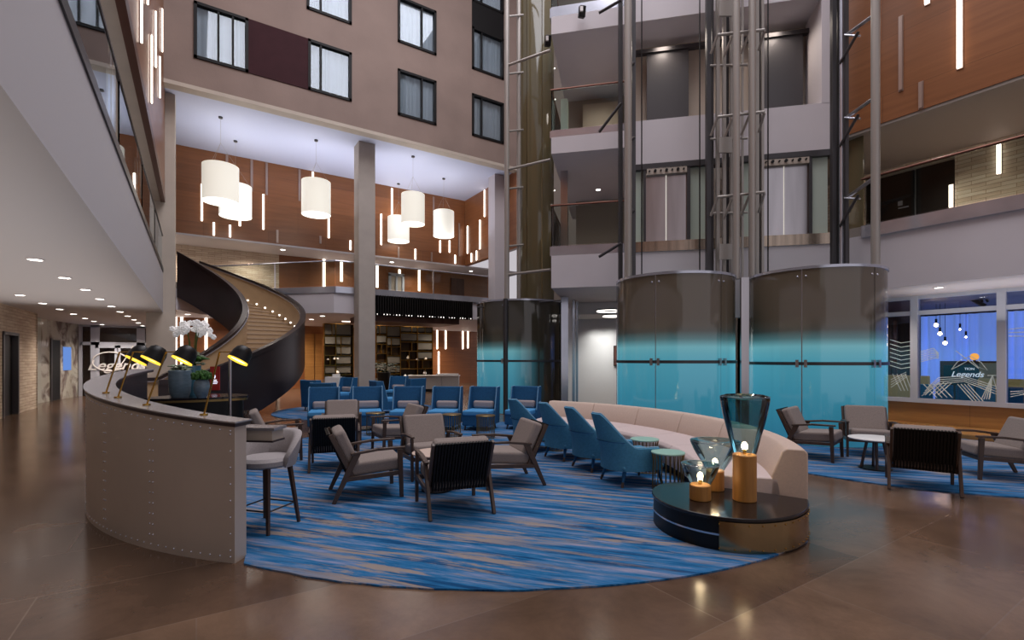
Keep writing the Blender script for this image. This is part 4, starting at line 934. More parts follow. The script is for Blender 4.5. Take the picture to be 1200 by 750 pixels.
f_ = lambda dx, z: (ps[0] + v[0] * dx + n_[0] * .013, ps[1] + v[1] * dx + n_[1] * .013, ps[2] + z)
q.ball(f_(0, .235), .026, .9, .25, 1.2, n=12); q.box(f_(0, .175), (.07, .004, .016), rz=ang); q.box(f_(0, .145), (.10, .004, .012), rz=ang); q.box(f_(0, .12), (.08, .004, .008), rz=ang)
obj('emblem', q, emit('lit_white_emblem', (.75, .8, 1, 1), 1.6), t)
obj('foot', MB().box((ps[0], ps[1], ps[2] + .006), (.17, .09, .012), rz=ang), M['black'], t, smooth=0)
pp = atD(269.5, 421, 6.6); obj('slim_post', MB().cyl((pp[0], pp[1], 0), (pp[0], pp[1], 1.66), .018, seg=8), M['brushed'], label='slim vertical steel post behind the rightmost counter lamp', cat='post')

# counter lamps
def counter_lamp(pxb, pxk, pxs, z_s, label, dd=0.0, yb=None):
    # base on the counter at pixel column pxb, elbow at pxk, shade centre at pxs
    a = min(range(1470, 2310), key=lambda q: abs((lambda x, y: 600 + F_ * (CY * x - SY * y) / (SY * x + CY * y))(CC[0] + (Rw(q / 10) - .1) * cos(R_(q / 10)), CC[1] + (Rw(q / 10) - .1) * sin(R_(q / 10))) - pxb) + (1000 if q / 10 < 178 else 0)) / 10
    bx, by = CC[0] + (Rw(a) - .1) * cos(R_(a)), CC[1] + (Rw(a) - .1) * sin(R_(a)); bz = Zw(a)
    d = SY * bx + CY * by; sc = d / F_; v = vdir(1, 0)
    t = thing('counter_lamp', label, 'lamp', (bx, by, bz), group='brass lamps along the curved counter')
    P_ = lambda px, z: (bx + v[0] * (px - pxb) * sc, by + v[1] * (px - pxb) * sc, z)
    zk = 1.6 + 8.5 * sc
    obj('foot', MB().cyl((bx, by, bz), (bx, by, bz + .012), .03), M['brass'], t)
    obj('stem', MB().tube([(bx, by, bz), P_(pxk, zk), P_(pxs - 6, zk)], .0075, 8), M['brass'], t)
    c = P_(pxs, zk); r = 11.5 * sc
    Mx = Matrix.Translation((c[0], c[1], c[2] - .3 * r)) @ Matrix.Rotation(atan2(v[1], v[0]), 4, 'Z') @ Matrix.Rotation(R_(-24), 4, 'X') @ Matrix.Rotation(R_(20), 4, 'Y')
    prof = [(.12 * r, .95 * r), (.5 * r, .9 * r), (.8 * r, .62 * r), (.93 * r, .2 * r), (.98 * r, -.3 * r), (1.05 * r, -.62 * r)]
    s = obj('shade', MB().lathe(prof, (0, 0, 0), 28, cap0=True, M4=Mx), M['black'], t)
    obj('shade_lining', MB().lathe([(p[0] * .95, p[1] - .01) for p in prof[2:]], (0, 0, 0), 28, M4=Mx), M['yellowglow'], s)
    obj('bulb', MB().lathe([(.001, -.5 * r), (.9 * r, -.56 * r)], (0, 0, 0), 24, M4=Mx), M['warmwhite'], s)
    obj('joint', MB().ball(P_(pxs - 8, zk), .014, n=8), M['black'], t)
counter_lamp(239, 257.5, 283, 0, 'brass counter lamp with black dome shade, nearest the counter end')
counter_lamp(172, 195, 218, 0, 'brass counter lamp with black dome shade, left of the planters')
counter_lamp(138, 156, 182, 0, 'brass counter lamp with black dome shade, third from the counter end')
counter_lamp(124, 140, 164, 0, 'brass counter lamp with black dome shade, farthest and leftmost')

# ================================================================= RUGS
def rugpoly(inside, c, rmax=6):
    out = []
    for k in range(160):
        a = 2 * pi * k / 160; r = 0
        while r < rmax and inside(c[0] + r * cos(a), c[1] + r * sin(a)): r += .02
        out.append((c[0] + r * cos(a), c[1] + r * sin(a)))
    return out
SC = (2.29, 6.12); RS = 4.55
main = rugpoly(lambda x, y: hypot(x - 4.17, y - 6.70) < 4.51 and not (hypot(x - CC[0], y - CC[1]) > 3.55 and 150 < degrees(atan2(y - CC[1], x - CC[0])) % 360 < 231.5) and (hypot(x - SC[0], y - SC[1]) < RS - .05 or y > 7.8), (3.2, 6.8))
obj('rug', MB().prism(main, 0.001, .014), M['rug'], label='large round blue streaked carpet under the main lounge', cat='rug', smooth=0)
right = rugpoly(lambda x, y: hypot(x - 10.35, y - 3.7) < 3.18 and x < 12.85 and hypot(x - c2[0], y - c2[1]) > 1.22 and hypot(x - c1[0], y - c1[1]) > 1.22 and x < 13, (8.6, 3))
obj('rug', MB().prism(right, 0.001, .014), M['rug'], label='round blue streaked carpet under the right armchairs', cat='rug', smooth=0)
obj('rug', MB().prism([(4.3 + 2.5 * cos(k * pi / 40), 15.4 + 2.5 * sin(k * pi / 40)) for k in range(80)], 0.001, .014), M['rug'], label='round blue carpet under the rear blue chairs near the column', cat='rug', smooth=0)

# ================================================================= SOFA
t = thing('curved_sofa', 'long curved blush-beige banquette sofa sweeping round the lounge', 'sofa', (SC[0] + RS, SC[1], 0))
a0, a1 = -55.0, 27.5; ns = 6
obj('plinth', MB().arc(SC, RS - .90, RS - .10, a0 + .6, a1 - .6, .014, .12, 60), M['black'], t)
for i in range(ns):
    b0, b1 = a0 + (a1 - a0) * i / ns + .05, a0 + (a1 - a0) * (i + 1) / ns - .05
    obj('seat_cushion', MB().sweep(SC, [(RS - .98, .13), (RS - 1.0, .25), (RS - .99, .38), (RS - .95, .42), (RS - .25, .44), (RS - .2, .13)], b0, b1, 14), M['sofaseat'], t, bevel=.012)
    obj('back_cushion', MB().sweep(SC, [(RS - .33, .13), (RS - .31, .46), (RS - .22, .70), (RS - .18, .735), (RS - .03, .735), (RS, .70), (RS, .13)], b0, b1, 14), M['sofa'], t, bevel=.012)

# lamp table at the sofa end
def smoothpoly(P, k=6):
    out = []; n = len(P); g = lambda a, b: (2 * a[0] - b[0], 2 * a[1] - b[1])
    Q = [g(P[0], P[1])] + P + [g(P[-1], P[-2])]
    for i in range(n - 1):
        p0, p1, p2, p3 = Q[i:i + 4]
        for j in range(k):
            u = j / k; out.append(tuple(.5 * (2 * p1[m] + (p2[m] - p0[m]) * u + (2 * p0[m] - 5 * p1[m] + 4 * p2[m] - p3[m]) * u * u + (3 * p1[m] - p0[m] - 3 * p2[m] + p3[m]) * u ** 3) for m in (0, 1)))
    return out
curve = [(4.78, 2.34), (4.60, 2.24), (4.36, 2.17), (4.08, 2.17), (3.78, 2.30), (3.58, 2.58), (3.56, 2.95), (3.76, 3.30), (4.12, 3.46), (4.40, 3.33)]
full = smoothpoly(curve) + [(4.40, 3.33)]
cxy = (4.2, 2.8)
scp = lambda s, P=None: [(cxy[0] + (x - cxy[0]) * s, cxy[1] + (y - cxy[1]) * s) for x, y in (P or full)]
t = thing('lamp_table', 'low black and brass riveted drum table at the end of the sofa', 'table', (cxy[0], cxy[1], 0))
obj('tabletop', MB().prism(full, .27, .30), M['tabletop'], t, bevel=.006); obj('base', MB().prism(scp(.975), .014, .27), M['black'], t)
arc_ = full[:29]     # from the sofa corner round the front
def band(P, off, z0, z1):
    mb = MB(); n = len(P); vs = []; fs = []
    for i, (x, y) in enumerate(P):
        dx, dy = x - cxy[0], y - cxy[1]; l = hypot(dx, dy)
        for o_, z in ((0, z0), (off, z0), (off, z1), (0, z1)): vs.append((x + dx / l * (o_ - .012), y + dy / l * (o_ - .012), z))
        if i: fs += [((i - 1) * 4 + k, (i - 1) * 4 + (k + 1) % 4, i * 4 + (k + 1) % 4, i * 4 + k) for k in range(4)]
    fs += [(0, 1, 2, 3), tuple((n - 1) * 4 + k for k in range(4))]
    return mb.add(vs, fs)
obj('brass_band', band(arc_, .012, .016, .262), M['drum'], t); obj('steel_line', band(full[28:55], .004, .14, .155), M['steel'], t)
q = MB()
for i, (x, y) in enumerate(arc_):
    if i % 2 == 0:
        dx, dy = x - cxy[0], y - cxy[1]; l = hypot(dx, dy)
        for z in (.04, .24): q.ball((x + dx / l * .002, y + dy / l * .002, z), .0075, n=6)
obj('rivet_rows', q, M['brass'], t, kind='stuff')

def glass_lamp(label, px, py, wr, wh, gr0, gr1, gh, topz=.30):
    p = onZ(px, py, topz); t = thing('glass_lamp', label, 'lamp', p, group='smoked glass lamps on wooden bases')
    obj('wood_base', MB().lathe([(wr - .006, 0), (wr, .006), (wr, wh - .008), (wr - .01, wh)], p, 36, cap0=True, cap1=True), M['oak'], t)
    z = wh; K = 14
    prof = []
    for k in range(K + 1):
        u = k / K; r = gr0 + (gr1 - gr0) * (u ** 1.0) * (1 + .10 * sin(u * pi)); prof.append((r, z + gh * .92 * u))
    prof += [(gr1 * 1.0, z + gh * .95), (gr1 * .93, z + gh * .985), (gr1 * .80, z + gh * .995), (gr1 * .66, z + gh * .97), (gr1 * .45, z + gh * .93), (gr1 * .2, z + gh * .91)]
    obj('glass_shade', MB().lathe(prof[:8], p, 48), M['smokeglass'], t)
    obj('glass_top', MB().lathe(prof[7:], p, 48), M['tealglass'] if gh > .4 else M['smokeglass'], t)
    obj('glass_rim', MB().tube([(p[0] + gr1 * .99 * cos(a * pi / 20), p[1] + gr1 * .99 * sin(a * pi / 20), p[2] + z + gh * .965) for a in range(40)], .004, 6, closed=True), M['pot'], t)
    zb = p[2] + z + .075
    obj('bulb', MB().ball((p[0], p[1], zb), .026, 1, 1, 1.5, n=12), M['bulb'], t); obj('socket', MB().cyl((p[0], p[1], p[2] + z), (p[0], p[1], zb - .03), .016), M['brass'], t)
    return (p[0], p[1], zb)
GL = [glass_lamp('tall flaring smoked glass lamp on a high wooden cylinder base', 872.5, 586, .102, .425, .10, .212, .55),
      glass_lamp('medium wide smoked glass lamp behind the small one', 838, 574, .085, .20, .085, .235, .30),
      glass_lamp('smallest smoked glass bowl lamp on a short wooden base, at the front', 820.5, 585, .095, .14, .09, .17, .195)]

# ================================================================= FURNITURE
FZ = .014
def make_armchair():
    t = thing('armchair', '', 'armchair')
    for s in (-1, 1):
        x = .33 * s
        obj('leg', MB().bar((x, .32, 0), (x, .30, .55), .034, .042, .036, .06), M['darkwood'], t, bevel=.005)
        obj('leg', MB().bar((x, -.42, 0), (x, -.17, .54), .034, .04, .036, .075), M['darkwood'], t, bevel=.005)
        obj('armrest', MB().bar((x, -.24, .53), (x, .05, .565), .05, .028, .052, .03).bar((x, .05, .565), (x, .36, .57), .052, .03, .045, .024), M['darkwood'], t, bevel=.006)
        obj('back_post', MB().bar((x * .93, -.20, .24), (x * .93, -.45, .755), .03, .05), M['darkwood'], t, bevel=.004)
        obj('side_rail', MB().bar((x, -.30, .255), (x, .32, .285), .03, .05), M['darkwood'], t, bevel=.004)
    obj('front_rail', MB().box((0, .30, .275), (.64, .03, .05)), M['darkwood'], t); obj('rear_rail', MB().box((0, -.24, .265), (.64, .03, .05)), M['darkwood'], t)
    a = R_(24); q = MB(); n = 19
    for i in range(n): x = -.275 + .55 * i / (n - 1); q.box((x, -.365, .505), (.02, .026, .56), rx=a)
    obj('slatted_back', q, M['slat'], t)
    ax = MB(); ax.box((0, -.345, .505), (.575, .012, .54), rx=a); obj('back_board', ax, M['black'], t)
    obj('seat_cushion', MB().box((0, .03, .36), (.58, .62, .15), rx=R_(4)), M['greyfab'], t, bevel=.035, seg=3)
    obj('back_cushion', MB().box((0, -.275, .575), (.58, .13, .45), rx=a), M['greyfab'], t, bevel=.04, seg=3)
    return t
def face(fx, fy): return atan2(-fx, fy)
first = {}
def place(maker, key, x, y, f, label, group, z=FZ):
    if key not in first:
        first[key] = maker(); o = first[key]; o.location = (x, y, z); o.rotation_euler = (0, 0, face(*f)); o['label'] = label; o['group'] = group; return o
    return dup(first[key], (x, y, z), face(*f), label, group)
AC = [(1.73, 5.82, (.98, -.16), 'grey armchair at front left of the lounge, seen from its side facing right'),
      (2.33, 4.80, (.2, .97), 'grey armchair nearest the camera with its black slatted back turned to us'),
      (3.36, 5.38, (-.97, .25), 'grey armchair facing left, right of the front slatted-back chair'),
      (2.72, 6.32, (-.12, -.99), 'grey armchair facing us behind the front coffee table'),
      (2.92, 8.25, (-1, .02), 'grey armchair facing left in the second group, behind the frontal armchair'),
      (1.74, 7.58, (.25, .97), 'grey armchair with black slatted back turned to us in the second group'),
      (2.32, 9.55, (-.25, -.97), 'grey armchair facing us behind the second group, in front of the high-back blue chairs'),
      (1.1, 8.62, (1, -.1), 'grey armchair facing right just behind the bar stool')]
for x, y, f, lab in AC: place(make_armchair, 'ac', x, y, f, lab, 'grey slat-back armchairs in the main lounge')
RC = [(8.42, 4.02, (.22, -.97), 'grey armchair right of the sofa end, facing right'),
      (9.35, 3.62, (-.85, -.5), 'grey armchair facing us in front of the turquoise lift glass'),
      (7.62, 2.38, (.93, .37), 'grey armchair with black slatted back turned to us in the right group'),
      (9.12, 2.05, (-.64, .76), 'grey armchair at the right picture edge, facing left')]
for x, y, f, lab in RC: place(make_armchair, 'ac', x, y, f, lab, 'grey slat-back armchairs in the right group')

def coffee_table(x, y, r, h, label, topmat, z=FZ):
    t = thing('coffee_table', label, 'table', (x, y, z))
    obj('tabletop', MB().lathe([(.001, h - .02), (r - .01, h - .02), (r, h - .012), (r, h - .004), (r - .008, h), (.001, h)], (x, y, z), 40), M[topmat], t)
    obj('foot_plate', MB().cyl((x, y, z), (x, y, z + .015), r * .62, seg=32), M['black'], t)
    for k in range(4):
        a = k * pi / 2 + .5; obj('leg', MB().bar((x + .5 * r * cos(a), y + .5 * r * sin(a), z + .012), (x + .28 * r * cos(a), y + .28 * r * sin(a), z + h - .02), .05, .022), M['darkwood'], t)
    return t
coffee_table(2.46, 5.50, .30, .46, 'small round copper-toned coffee table between the four front armchairs', 'sofa')
coffee_table(8.28, 3.12, .33, .45, 'round white-topped coffee table between the right armchairs', 'whiteplastic')

def make_highback():
    t = thing('high_back_chair', '', 'chair')
    obj('base', MB().box((0, .02, .23), (.62, .66, .24)), M['navy'], t, bevel=.02)
    obj('seat_cushion', MB().box((0, .04, .39), (.60, .66, .11)), M['skyblue'], t, bevel=.03, seg=3)
    obj('backrest', MB().box((0, -.33, .58), (.64, .09, .74), rx=R_(5)), M['navy'], t, bevel=.02)
    for s in (-1, 1):
        q = MB(); x0, x1 = sorted((.30 * s, .345 * s))
        pr = [(-.34, .12), (-.02, .12), (-.06, .42), (-.20, .95), (-.40, .95)]
        n = len(pr); q.add([(x0, y, z) for y, z in pr] + [(x1, y, z) for y, z in pr], [tuple(range(n)), tuple(range(2 * n - 1, n - 1, -1))] + [(i, (i + 1) % n, n + (i + 1) % n, n + i) for i in range(n)])
        w = obj('wing', q, M['navy'], t, bevel=.008)
        obj('piping', MB().tube([(.325 * s, -.055, .42), (.325 * s, -.195, .945), (.325 * s, -.39, .955)], .007, 6), M['piping'], w)
        for y in (-.26, .28): obj('leg', MB().cyl((.25 * s, y, .12), (.27 * s, y * 1.06, 0), .024, .014, 10), M['darkwood'], t)
    obj('lumbar_pillow', MB().box((0, -.22, .54), (.50, .11, .17)), M['pillow'], t, bevel=.05, seg=4)
    return t
nmz = ['leftmost', 'second from the left', 'third from the left', 'fourth from the left', 'fifth from the left', 'rightmost']
for i, px in enumerate((379, 431, 476, 521, 563, 612)):
    c = atD(px, 421, 11.15 + (.15 if i == 5 else 0)); f = vdir((.30, .30, 0, -.12, -.30, -.36)[i], -1)
    place(make_highback, 'hb', c[0], c[1], f, 'blue high-back chair in the front row, ' + nmz[i], 'blue high-back chairs facing the lounge', 0 if i not in (1, 2, 3, 4, 5) else FZ)
for px, d, fr_, lab in ((373, 15.2, (.5, 1), 'blue high-back chair turned away, rear left near the orange doors'), (385, 13.6, (.15, 1), 'blue high-back chair seen from behind just behind the leftmost front one'), (401, 17.2, (-.6, -1), 'blue high-back chair with pillow left of the grey column'),
                        (452, 14.6, (.9, .6), 'blue high-back chair seen from behind just right of the grey column'), (464, 18.6, (-.2, -1), 'blue high-back chair farthest back, facing us right of the column'), (481, 16.4, (-.8, .6), 'blue high-back chair seen from its side left of the pale desk')):
    c = atD(px, 421, d); place(make_highback, 'hb', c[0], c[1], vdir(*fr_), lab, 'blue high-back chairs at the rear', 0 if hypot(c[0] - 4.3, c[1] - 15.4) > 2.1 else FZ)

def make_wing():
    t = thing('shell_armchair', '', 'armchair')
    K = 40
    def path(u):      # u -1..1 along the U from left front arm round the back to the right front arm
        a = u * 2.35
        if abs(a) <= pi / 2: return (.30 * sin(a), -.06 - .27 * cos(a), 0)
        return (.30 * (1 if a > 0 else -1) - .02 * (abs(a) - pi / 2) * (1 if a > 0 else -1), -.06 + .40 * (abs(a) - pi / 2), 0)
    def top(u): w_ = max(0, min(1, (abs(u) - .20) / .42)); w_ = w_ * w_ * (3 - 2 * w_) * .6 + w_ * .4; return .90 - .42 * w_ - .03 * max(0, abs(u) - .62)
    outer, inner = [], []
    vs = []; fs = []; R = 6; edge = []
    for i in range(K + 1):
        u = -1 + 2 * i / K; x, y, _ = path(u); h = top(u); x2, y2, _ = path(min(1, u + .01)); x1, y1, _ = path(max(-1, u - .01))
        tx, ty = x2 - x1, y2 - y1; l = hypot(tx, ty); nx, ny = ty / l, -tx / l      # outward normal
        ring = []
        for j in range(R + 1):
            w = j / R; z = .20 + (h - .20) * w; lean = (.06 * min(1, (z - .2) / .25) + .10 * max(0, (z - .45) / .42)); nar = 1 - .32 * max(0, (z - .46) / .44)
            ring.append((x * nar + nx * (.03 + lean * .5) * 0 + 0, y - max(0, (z - .42)) * .36, z, nx, ny))
        o_ = [(a + nx * .035, b + ny * .035, c) for a, b, c, _, _ in ring]; n_ = [(a - nx * .025, b - ny * .025, c) for a, b, c, _, _ in ring]
        vs += o_ + [(ring[-1][0], ring[-1][1], h + .015)] + n_[::-1]; edge.append((ring[-1][0] + nx * .01, ring[-1][1] + ny * .01, h + .014))
    m = 2 * (R + 1) + 1
    for i in range(K): fs += [(i * m + k, i * m + (k + 1) % m, (i + 1) * m + (k + 1) % m, (i + 1) * m + k) for k in range(m)]
    fs += [tuple(range(m - 1, -1, -1)), tuple(K * m + k for k in range(m))]
    sh_ = obj('shell', MB().add(vs, fs), M['blue'], t, smooth=60)
    obj('piping', MB().tube(edge, .007, 6), M['piping'], sh_)
    obj('back_seam', MB().tube([(.335 * sin(a) * .97, -.06 - .27 * cos(a) - .095, .56) for a in [(-1.15 + 2.3 * k / 14) for k in range(15)]], .006, 6), M['navy'], sh_)
    obj('seat_cushion', MB().box((0, .06, .34), (.53, .60, .15)), M['blue'], t, bevel=.05, seg=4)
    obj('seat_base', MB().box((0, .04, .235), (.55, .62, .07)), M['blue'], t, bevel=.03, seg=3)
    for s in (-1, 1):
        for y, dy in ((-.20, -.07), (.28, .05)):
            l = obj('leg', MB().cyl((.20 * s, y, .22), (.245 * s, y + dy, .0), .026, .014, 12), M['navy'], t)
            obj('leg_tip', MB().cyl((.20 * s + .045 * s * .72, y + dy * .72, .062), (.2452 * s, y + dy, .0), .0195, .0155, 12), M['darkwood'], l)
    return t
for (x, y, f, lab) in ((4.72, 4.52, (.98, -.2), 'blue shell armchair nearest the camera, in front of the sofa'), (4.93, 5.35, (.99, -.12), 'blue shell armchair second from the camera, in front of the sofa'),
                       (5.04, 6.17, (1, 0), 'blue shell armchair third from the camera, in front of the sofa'), (5.0, 7.05, (.99, .12), 'blue shell armchair farthest back beside the sofa end')):
    place(make_wing, 'wg', x, y, f, lab, 'blue shell armchairs along the sofa')

def make_drum(mat='mint'):
    t = thing('wire_side_table', '', 'table')
    obj('tabletop', MB().lathe([(.001, .44), (.195, .44), (.2, .445), (.2, .455), (.195, .46), (.001, .46)], (0, 0, 0), 32), M[mat], t)
    q = MB()
    for k in range(22):
        a = 2 * pi * k / 22; q.tube([(.19 * cos(a), .19 * sin(a), .44), (.175 * cos(a), .175 * sin(a), .36), (.185 * cos(a), .185 * sin(a), .01)], .0055, 5)
    obj('wire_cage', q, M['goldwire'], t)
    obj('base_ring', MB().tube([(.185 * cos(k * pi / 14), .185 * sin(k * pi / 14), .008) for k in range(28)], .007, 6, closed=True), M['goldwire'], t)
    return t
for i, (x, y, lab) in enumerate(((*onZ(760, 515, .46)[:2], 'mint-topped gold wire side table between the sofa and the nearest shell armchair'), (*onZ(806, 531, .46)[:2], 'mint-topped gold wire side table nearest the lamp table'),
                                 (*onZ(703, 504, .46)[:2], 'gold wire side table between the middle shell armchairs and the sofa'), (*onZ(652, 497, .46)[:2], 'gold wire side table behind the third shell armchair'))):
    _l = hypot(x - SC[0], y - SC[1]); _k = min(1, 3.32 / _l); x, y = SC[0] + (x - SC[0]) * _k, SC[1] + (y - SC[1]) * _k; place(make_drum, 'dm', x, y, (0, 1), lab, 'gold wire side tables along the sofa')
for px, d, lab in ((440, 10.35, 'gold wire side table before the second front-row blue chair'), (529.5, 10.1, 'gold wire side table before the fourth front-row blue chair'), (569, 9.9, 'gold wire side table before the fifth front-row blue chair')):
    c = atD(px, 421, d); place(lambda: make_drum('goldwire'), 'dg', c[0], c[1], (0, 1), lab, 'gold wire side tables before the blue high-back chairs')

# bar stool
t = thing('bar_stool', 'grey upholstered bar stool with curved back at the end of the counter', 'stool', (0, 0, 0))
K = 28; vs = []; fs = []
for i in range(K + 1):
    u = -1 + 2 * i / K; a = u * 1.75; h = .68 + .21 * max(0, 1 - abs(u) ** 3.2)
    x, y = .235 * sin(a), -.235 * cos(a)
    nx, ny = sin(a), -cos(a)
    vs += [(x + nx * .02, y + ny * .02, .58), (x * 1.05 + nx * .045, y * 1.05 + ny * .045, (h + .6) / 2), (x * 1.08 + nx * .05, y * 1.1 + ny * .06, h), (x * 1.06 + nx * .02, y * 1.08 + ny * .03, h + .012), (x * 1.0, y * 1.02, h - .01), (x * .95, y * .95, (h + .6) / 2), (x * .9, y * .9, .60)]
    if i: fs += [((i - 1) * 7 + k, (i - 1) * 7 + (k + 1) % 7, i * 7 + (k + 1) % 7, i * 7 + k) for k in range(7)]
fs += [tuple(range(6, -1, -1)), tuple(K * 7 + k for k in range(7))]
obj('backrest', MB().add(vs, fs), M['greyfab2'], t, smooth=70)
obj('seat', MB().lathe([(.001, .575), (.19, .575), (.228, .60), (.232, .64), (.20, .668), (.001, .675)], (0, 0, 0), 32), M['greyfab2'], t)
for s in (-1, 1):
    for y in (-1, 1): obj('leg', MB().bar((.14 * s, .14 * y, .58), (.20 * s, .20 * y, 0), .036, .036, .024, .024), M['darkwood'], t)
obj('foot_rail', MB().tube([(.178 * a, .178 * b, .2) for a, b in ((-1, -1), (1, -1), (1, 1), (-1, 1))], .008, 6, closed=True), M['darktube'], t)
t.location = (.56, 5.17, FZ); t.rotation_euler = (0, 0, face(-.75, -.66))

# ================================================================= BACK BAR, DESK
def shelf_unit(name, label, px0, px1, y, ztop):
    x0 = onY(px0, 421, y)[0]; x1 = onY(px1, 421, y)[0]; t = thing(name, label, 'shelf', ((x0 + x1) / 2, y, 0))
    obj('back_panel', MB().b2((x0, y + .38, 0), (x1, y + .42, ztop)), M['bookdark'], t, smooth=0)
    random.seed(int(px0)); q = MB(); sm = MB(); rows = [.95, 1.42, 1.9, 2.38, 2.86, ztop]
    obj('cabinet_base', MB().b2((x0, y + .02, 0), (x1, y + .38, .62)), M['smoke'], t, smooth=0)
    for z in rows[:-1]: pass
    x = x0; cols = []
    while x < x1 - .5: w = random.choice((.55, .75, .95)); cols.append((x, min(x + w, x1))); x += w
    for a, b in cols:
        off = random.choice((0, .14, -.12))
        for ra, rb_ in zip([.62] + rows, rows):
            za, zb = ra + (off if ra > .7 else 0), rb_ + (off if rb_ < ztop else 0)
            q.b2((a, y, zb - .015), (b, y + .36, zb + .015))
            if random.random() < .55: m = a + (b - a) * random.choice((.33, .5, .66)); q.b2((m - .015, y, za), (m + .015, y + .36, zb))
            if random.random() < .38 or zb > 2.6: sm.b2((a + .05, y + .05, za + .1), (b - .03, y + .1, zb - .04))
        q.b2((a - .015, y, .62), (a + .015, y + .36, ztop))
    q.b2((x1 - .015, y, .62), (x1 + .015, y + .36, ztop))
    obj('brass_frame', q, M['brass'], t, smooth=0); obj('smoked_infill', sm, M['smoke'], t, smooth=0)
    return x0, x1
YB = 25.0
shelf_unit('shelving_unit', 'brass framed display shelving left of the grey column', 380, 414, YB, 3.35)
shelf_unit('shelving_unit', 'large brass framed back-bar shelving right of the grey column', 441, 507, YB, 3.35)
for i, (px, py, r, lab) in enumerate(((393, 420, .07, 'small white vase on the left shelving, left one'), (396.5, 420, .07, 'small white vase on the left shelving, right one'), (385, 421, .06, 'grey bowl on the left shelving beside the vases'), (396, 436, .1, 'pale shell ornament on the lower left shelving'),
                                      (479.5, 419, .08, 'white vase on the upper right shelving'), (490, 421, .06, 'pale ornament on the middle right shelving'), (500, 420, .08, 'white bowl on the right shelving'), (499, 437, .1, 'round ornament low on the right shelving'), (476, 441, .09, 'white bottle on the bar in front of the right shelving'))):
    p = onY(px, py, YB - .05); p = (p[0], YB + .1, p[2] - r)
    obj('shelf_ornament', MB().lathe([(.4 * r, 0), (r, .5 * r), (r * .9, 1.3 * r), (.35 * r, 1.9 * r), (.45 * r, 2.3 * r)], p, 14, cap0=True), M['whiteplastic'] if i != 2 else M['cap'], label=lab, cat='ornament')
for i, (pa, pb_) in enumerate(((401, 414), (442, 462), (487, 508))):
    qa, qb = onY(pa, 382, 24.2), onY(pb_, 382, 24.2); t = thing('linear_light', 'slim glowing ceiling light line over the back-bar shelving, %s from the left' % ORD[i], 'light', (qa[0], 24.2, 3.42))
    obj('diffuser', MB().b2((qa[0], 24.15, 3.41), (qb[0], 24.25, 3.43)), M['strip'], t, smooth=0); obj('channel', MB().b2((qa[0] - .03, 24.12, 3.43), (qb[0] + .03, 24.28, 3.452)), M['stripdim'], t, smooth=0)
pb = onY(450, 440, 23.5); t = thing('potted_plant', 'dark leafy plant in front of the back-bar shelving', 'plant', (pb[0], 23.5, 0))
q = MB()
for k in range(90): a = random.random() * 6.28; r = random.random() ** .5 * .75; q.ball((pb[0] + r * cos(a), 23.5 + r * sin(a) * .5, .95 + random.random() * .45), .07, 1, 1, .4, n=6)
obj('foliage', q, simple('dark_green_leaves', srgb(30, 40, 28), .7), t); obj('pot', MB().lathe([(.22, 0), (.3, .5), (.32, .95)], (pb[0], 23.5, 0), 20, cap0=True, cap1=True), M['black'], t)
a, b = atD(480, 457, 24.3), atD(538, 457, 24.3); t = thing('bar_counter', 'pale grey panelled bar desk behind the blue high-back chairs', 'desk', ((a[0] + b[0]) / 2, (a[1] + b[1]) / 2, 0))
q = MB()
def lerp(u): return (a[0] + (b[0] - a[0]) * u, a[1] + (b[1] - a[1]) * u)
for i in range(3):
    p0, p1 = lerp(i / 3 + .004), lerp((i + 1) / 3 - .004); obj('front_panel', MB().bar((*p0, .45), (*p1, .45), .5, .62), M['greydesk'], t, smooth=0)
obj('countertop', MB().bar((*lerp(-.01), .79), (*lerp(1.01), .79), .6, .05), M['whiteplastic'], t, smooth=0); obj('plinth', MB().bar((*lerp(.03), .07), (*lerp(.97), .07), .4, .13), M['black'], t, smooth=0)
p = lerp(.78); obj('tray', MB().bar((*lerp(.55), .85), (*lerp(.98), .85), .35, .07), M['whiteplastic'], label='low white box on top of the pale bar desk', cat='box', smooth=0)
p = atD(391, 446, 19.5); obj('host_stand', MB().box((p[0], p[1], .45), (.55, .4, .9), rz=R_(-32)).box((p[0] + .1, p[1], .95), (.3, .05, .12), rz=R_(-32)), M['whiteplastic'], label='small white stand behind the rear blue chairs left of the column', cat='stand', bevel=.01)

# doors in the orange wall under the balcony, seen right of the stairs
t = thing('door_4', 'pair of tall orange wood doors between staircase and shelving', 'door', (onY(366, 430, 28.95)[0], 28.95, 0), kind='structure')
for p0, p1 in ((357, 368), (369, 378)):
    q = onY(p0, 430, 28.95)[0], onY(p1, 430, 28.95)[0]; obj('door_leaf', MB().b2((q[0], 28.9, 0), (q[1], 28.98, 3.0)), M['sillwood'], t, smooth=0)
for k in range(4):   # dark doorways on the first-floor back wall
    pass
x0, x1 = onY(528, 320, YB1)[0], onY(543, 320, YB1)[0]
struct('door_5', MB().b2((x0, YB1 - .1, L2), (x1, YB1 - .01, 6.3)), M['doorwood'], 'brown doorway at the right of the first-floor back wall', 'door', smooth=0)
x0, x1 = onY(455, 320, YB1)[0], onY(473, 320, YB1)[0]; YQ = YB1 - .13
t = thing('door_6', 'pale framed glass door on the first-floor back wall', 'door', ((x0 + x1) / 2, YB1, L2), kind='structure')
obj('door_frame', MB().b2((x0, YQ, L2), (x0 + .12, YQ + .12, 6.2)).b2((x1 - .12, YQ, L2), (x1, YQ + .12, 6.2)).b2((x0, YQ, 6.1), (x1, YQ + .12, 6.25)).b2(((x0 + x1) / 2 - .05, YQ, L2), ((x0 + x1) / 2 + .05, YQ + .12, 6.2)), M['frameblue'], t, smooth=0)
obj('door_leaf', MB().b2((x0 + .1, YQ + .07, L2), (x1 - .1, YQ + .12, 6.15)), M['cream'], t, smooth=0)

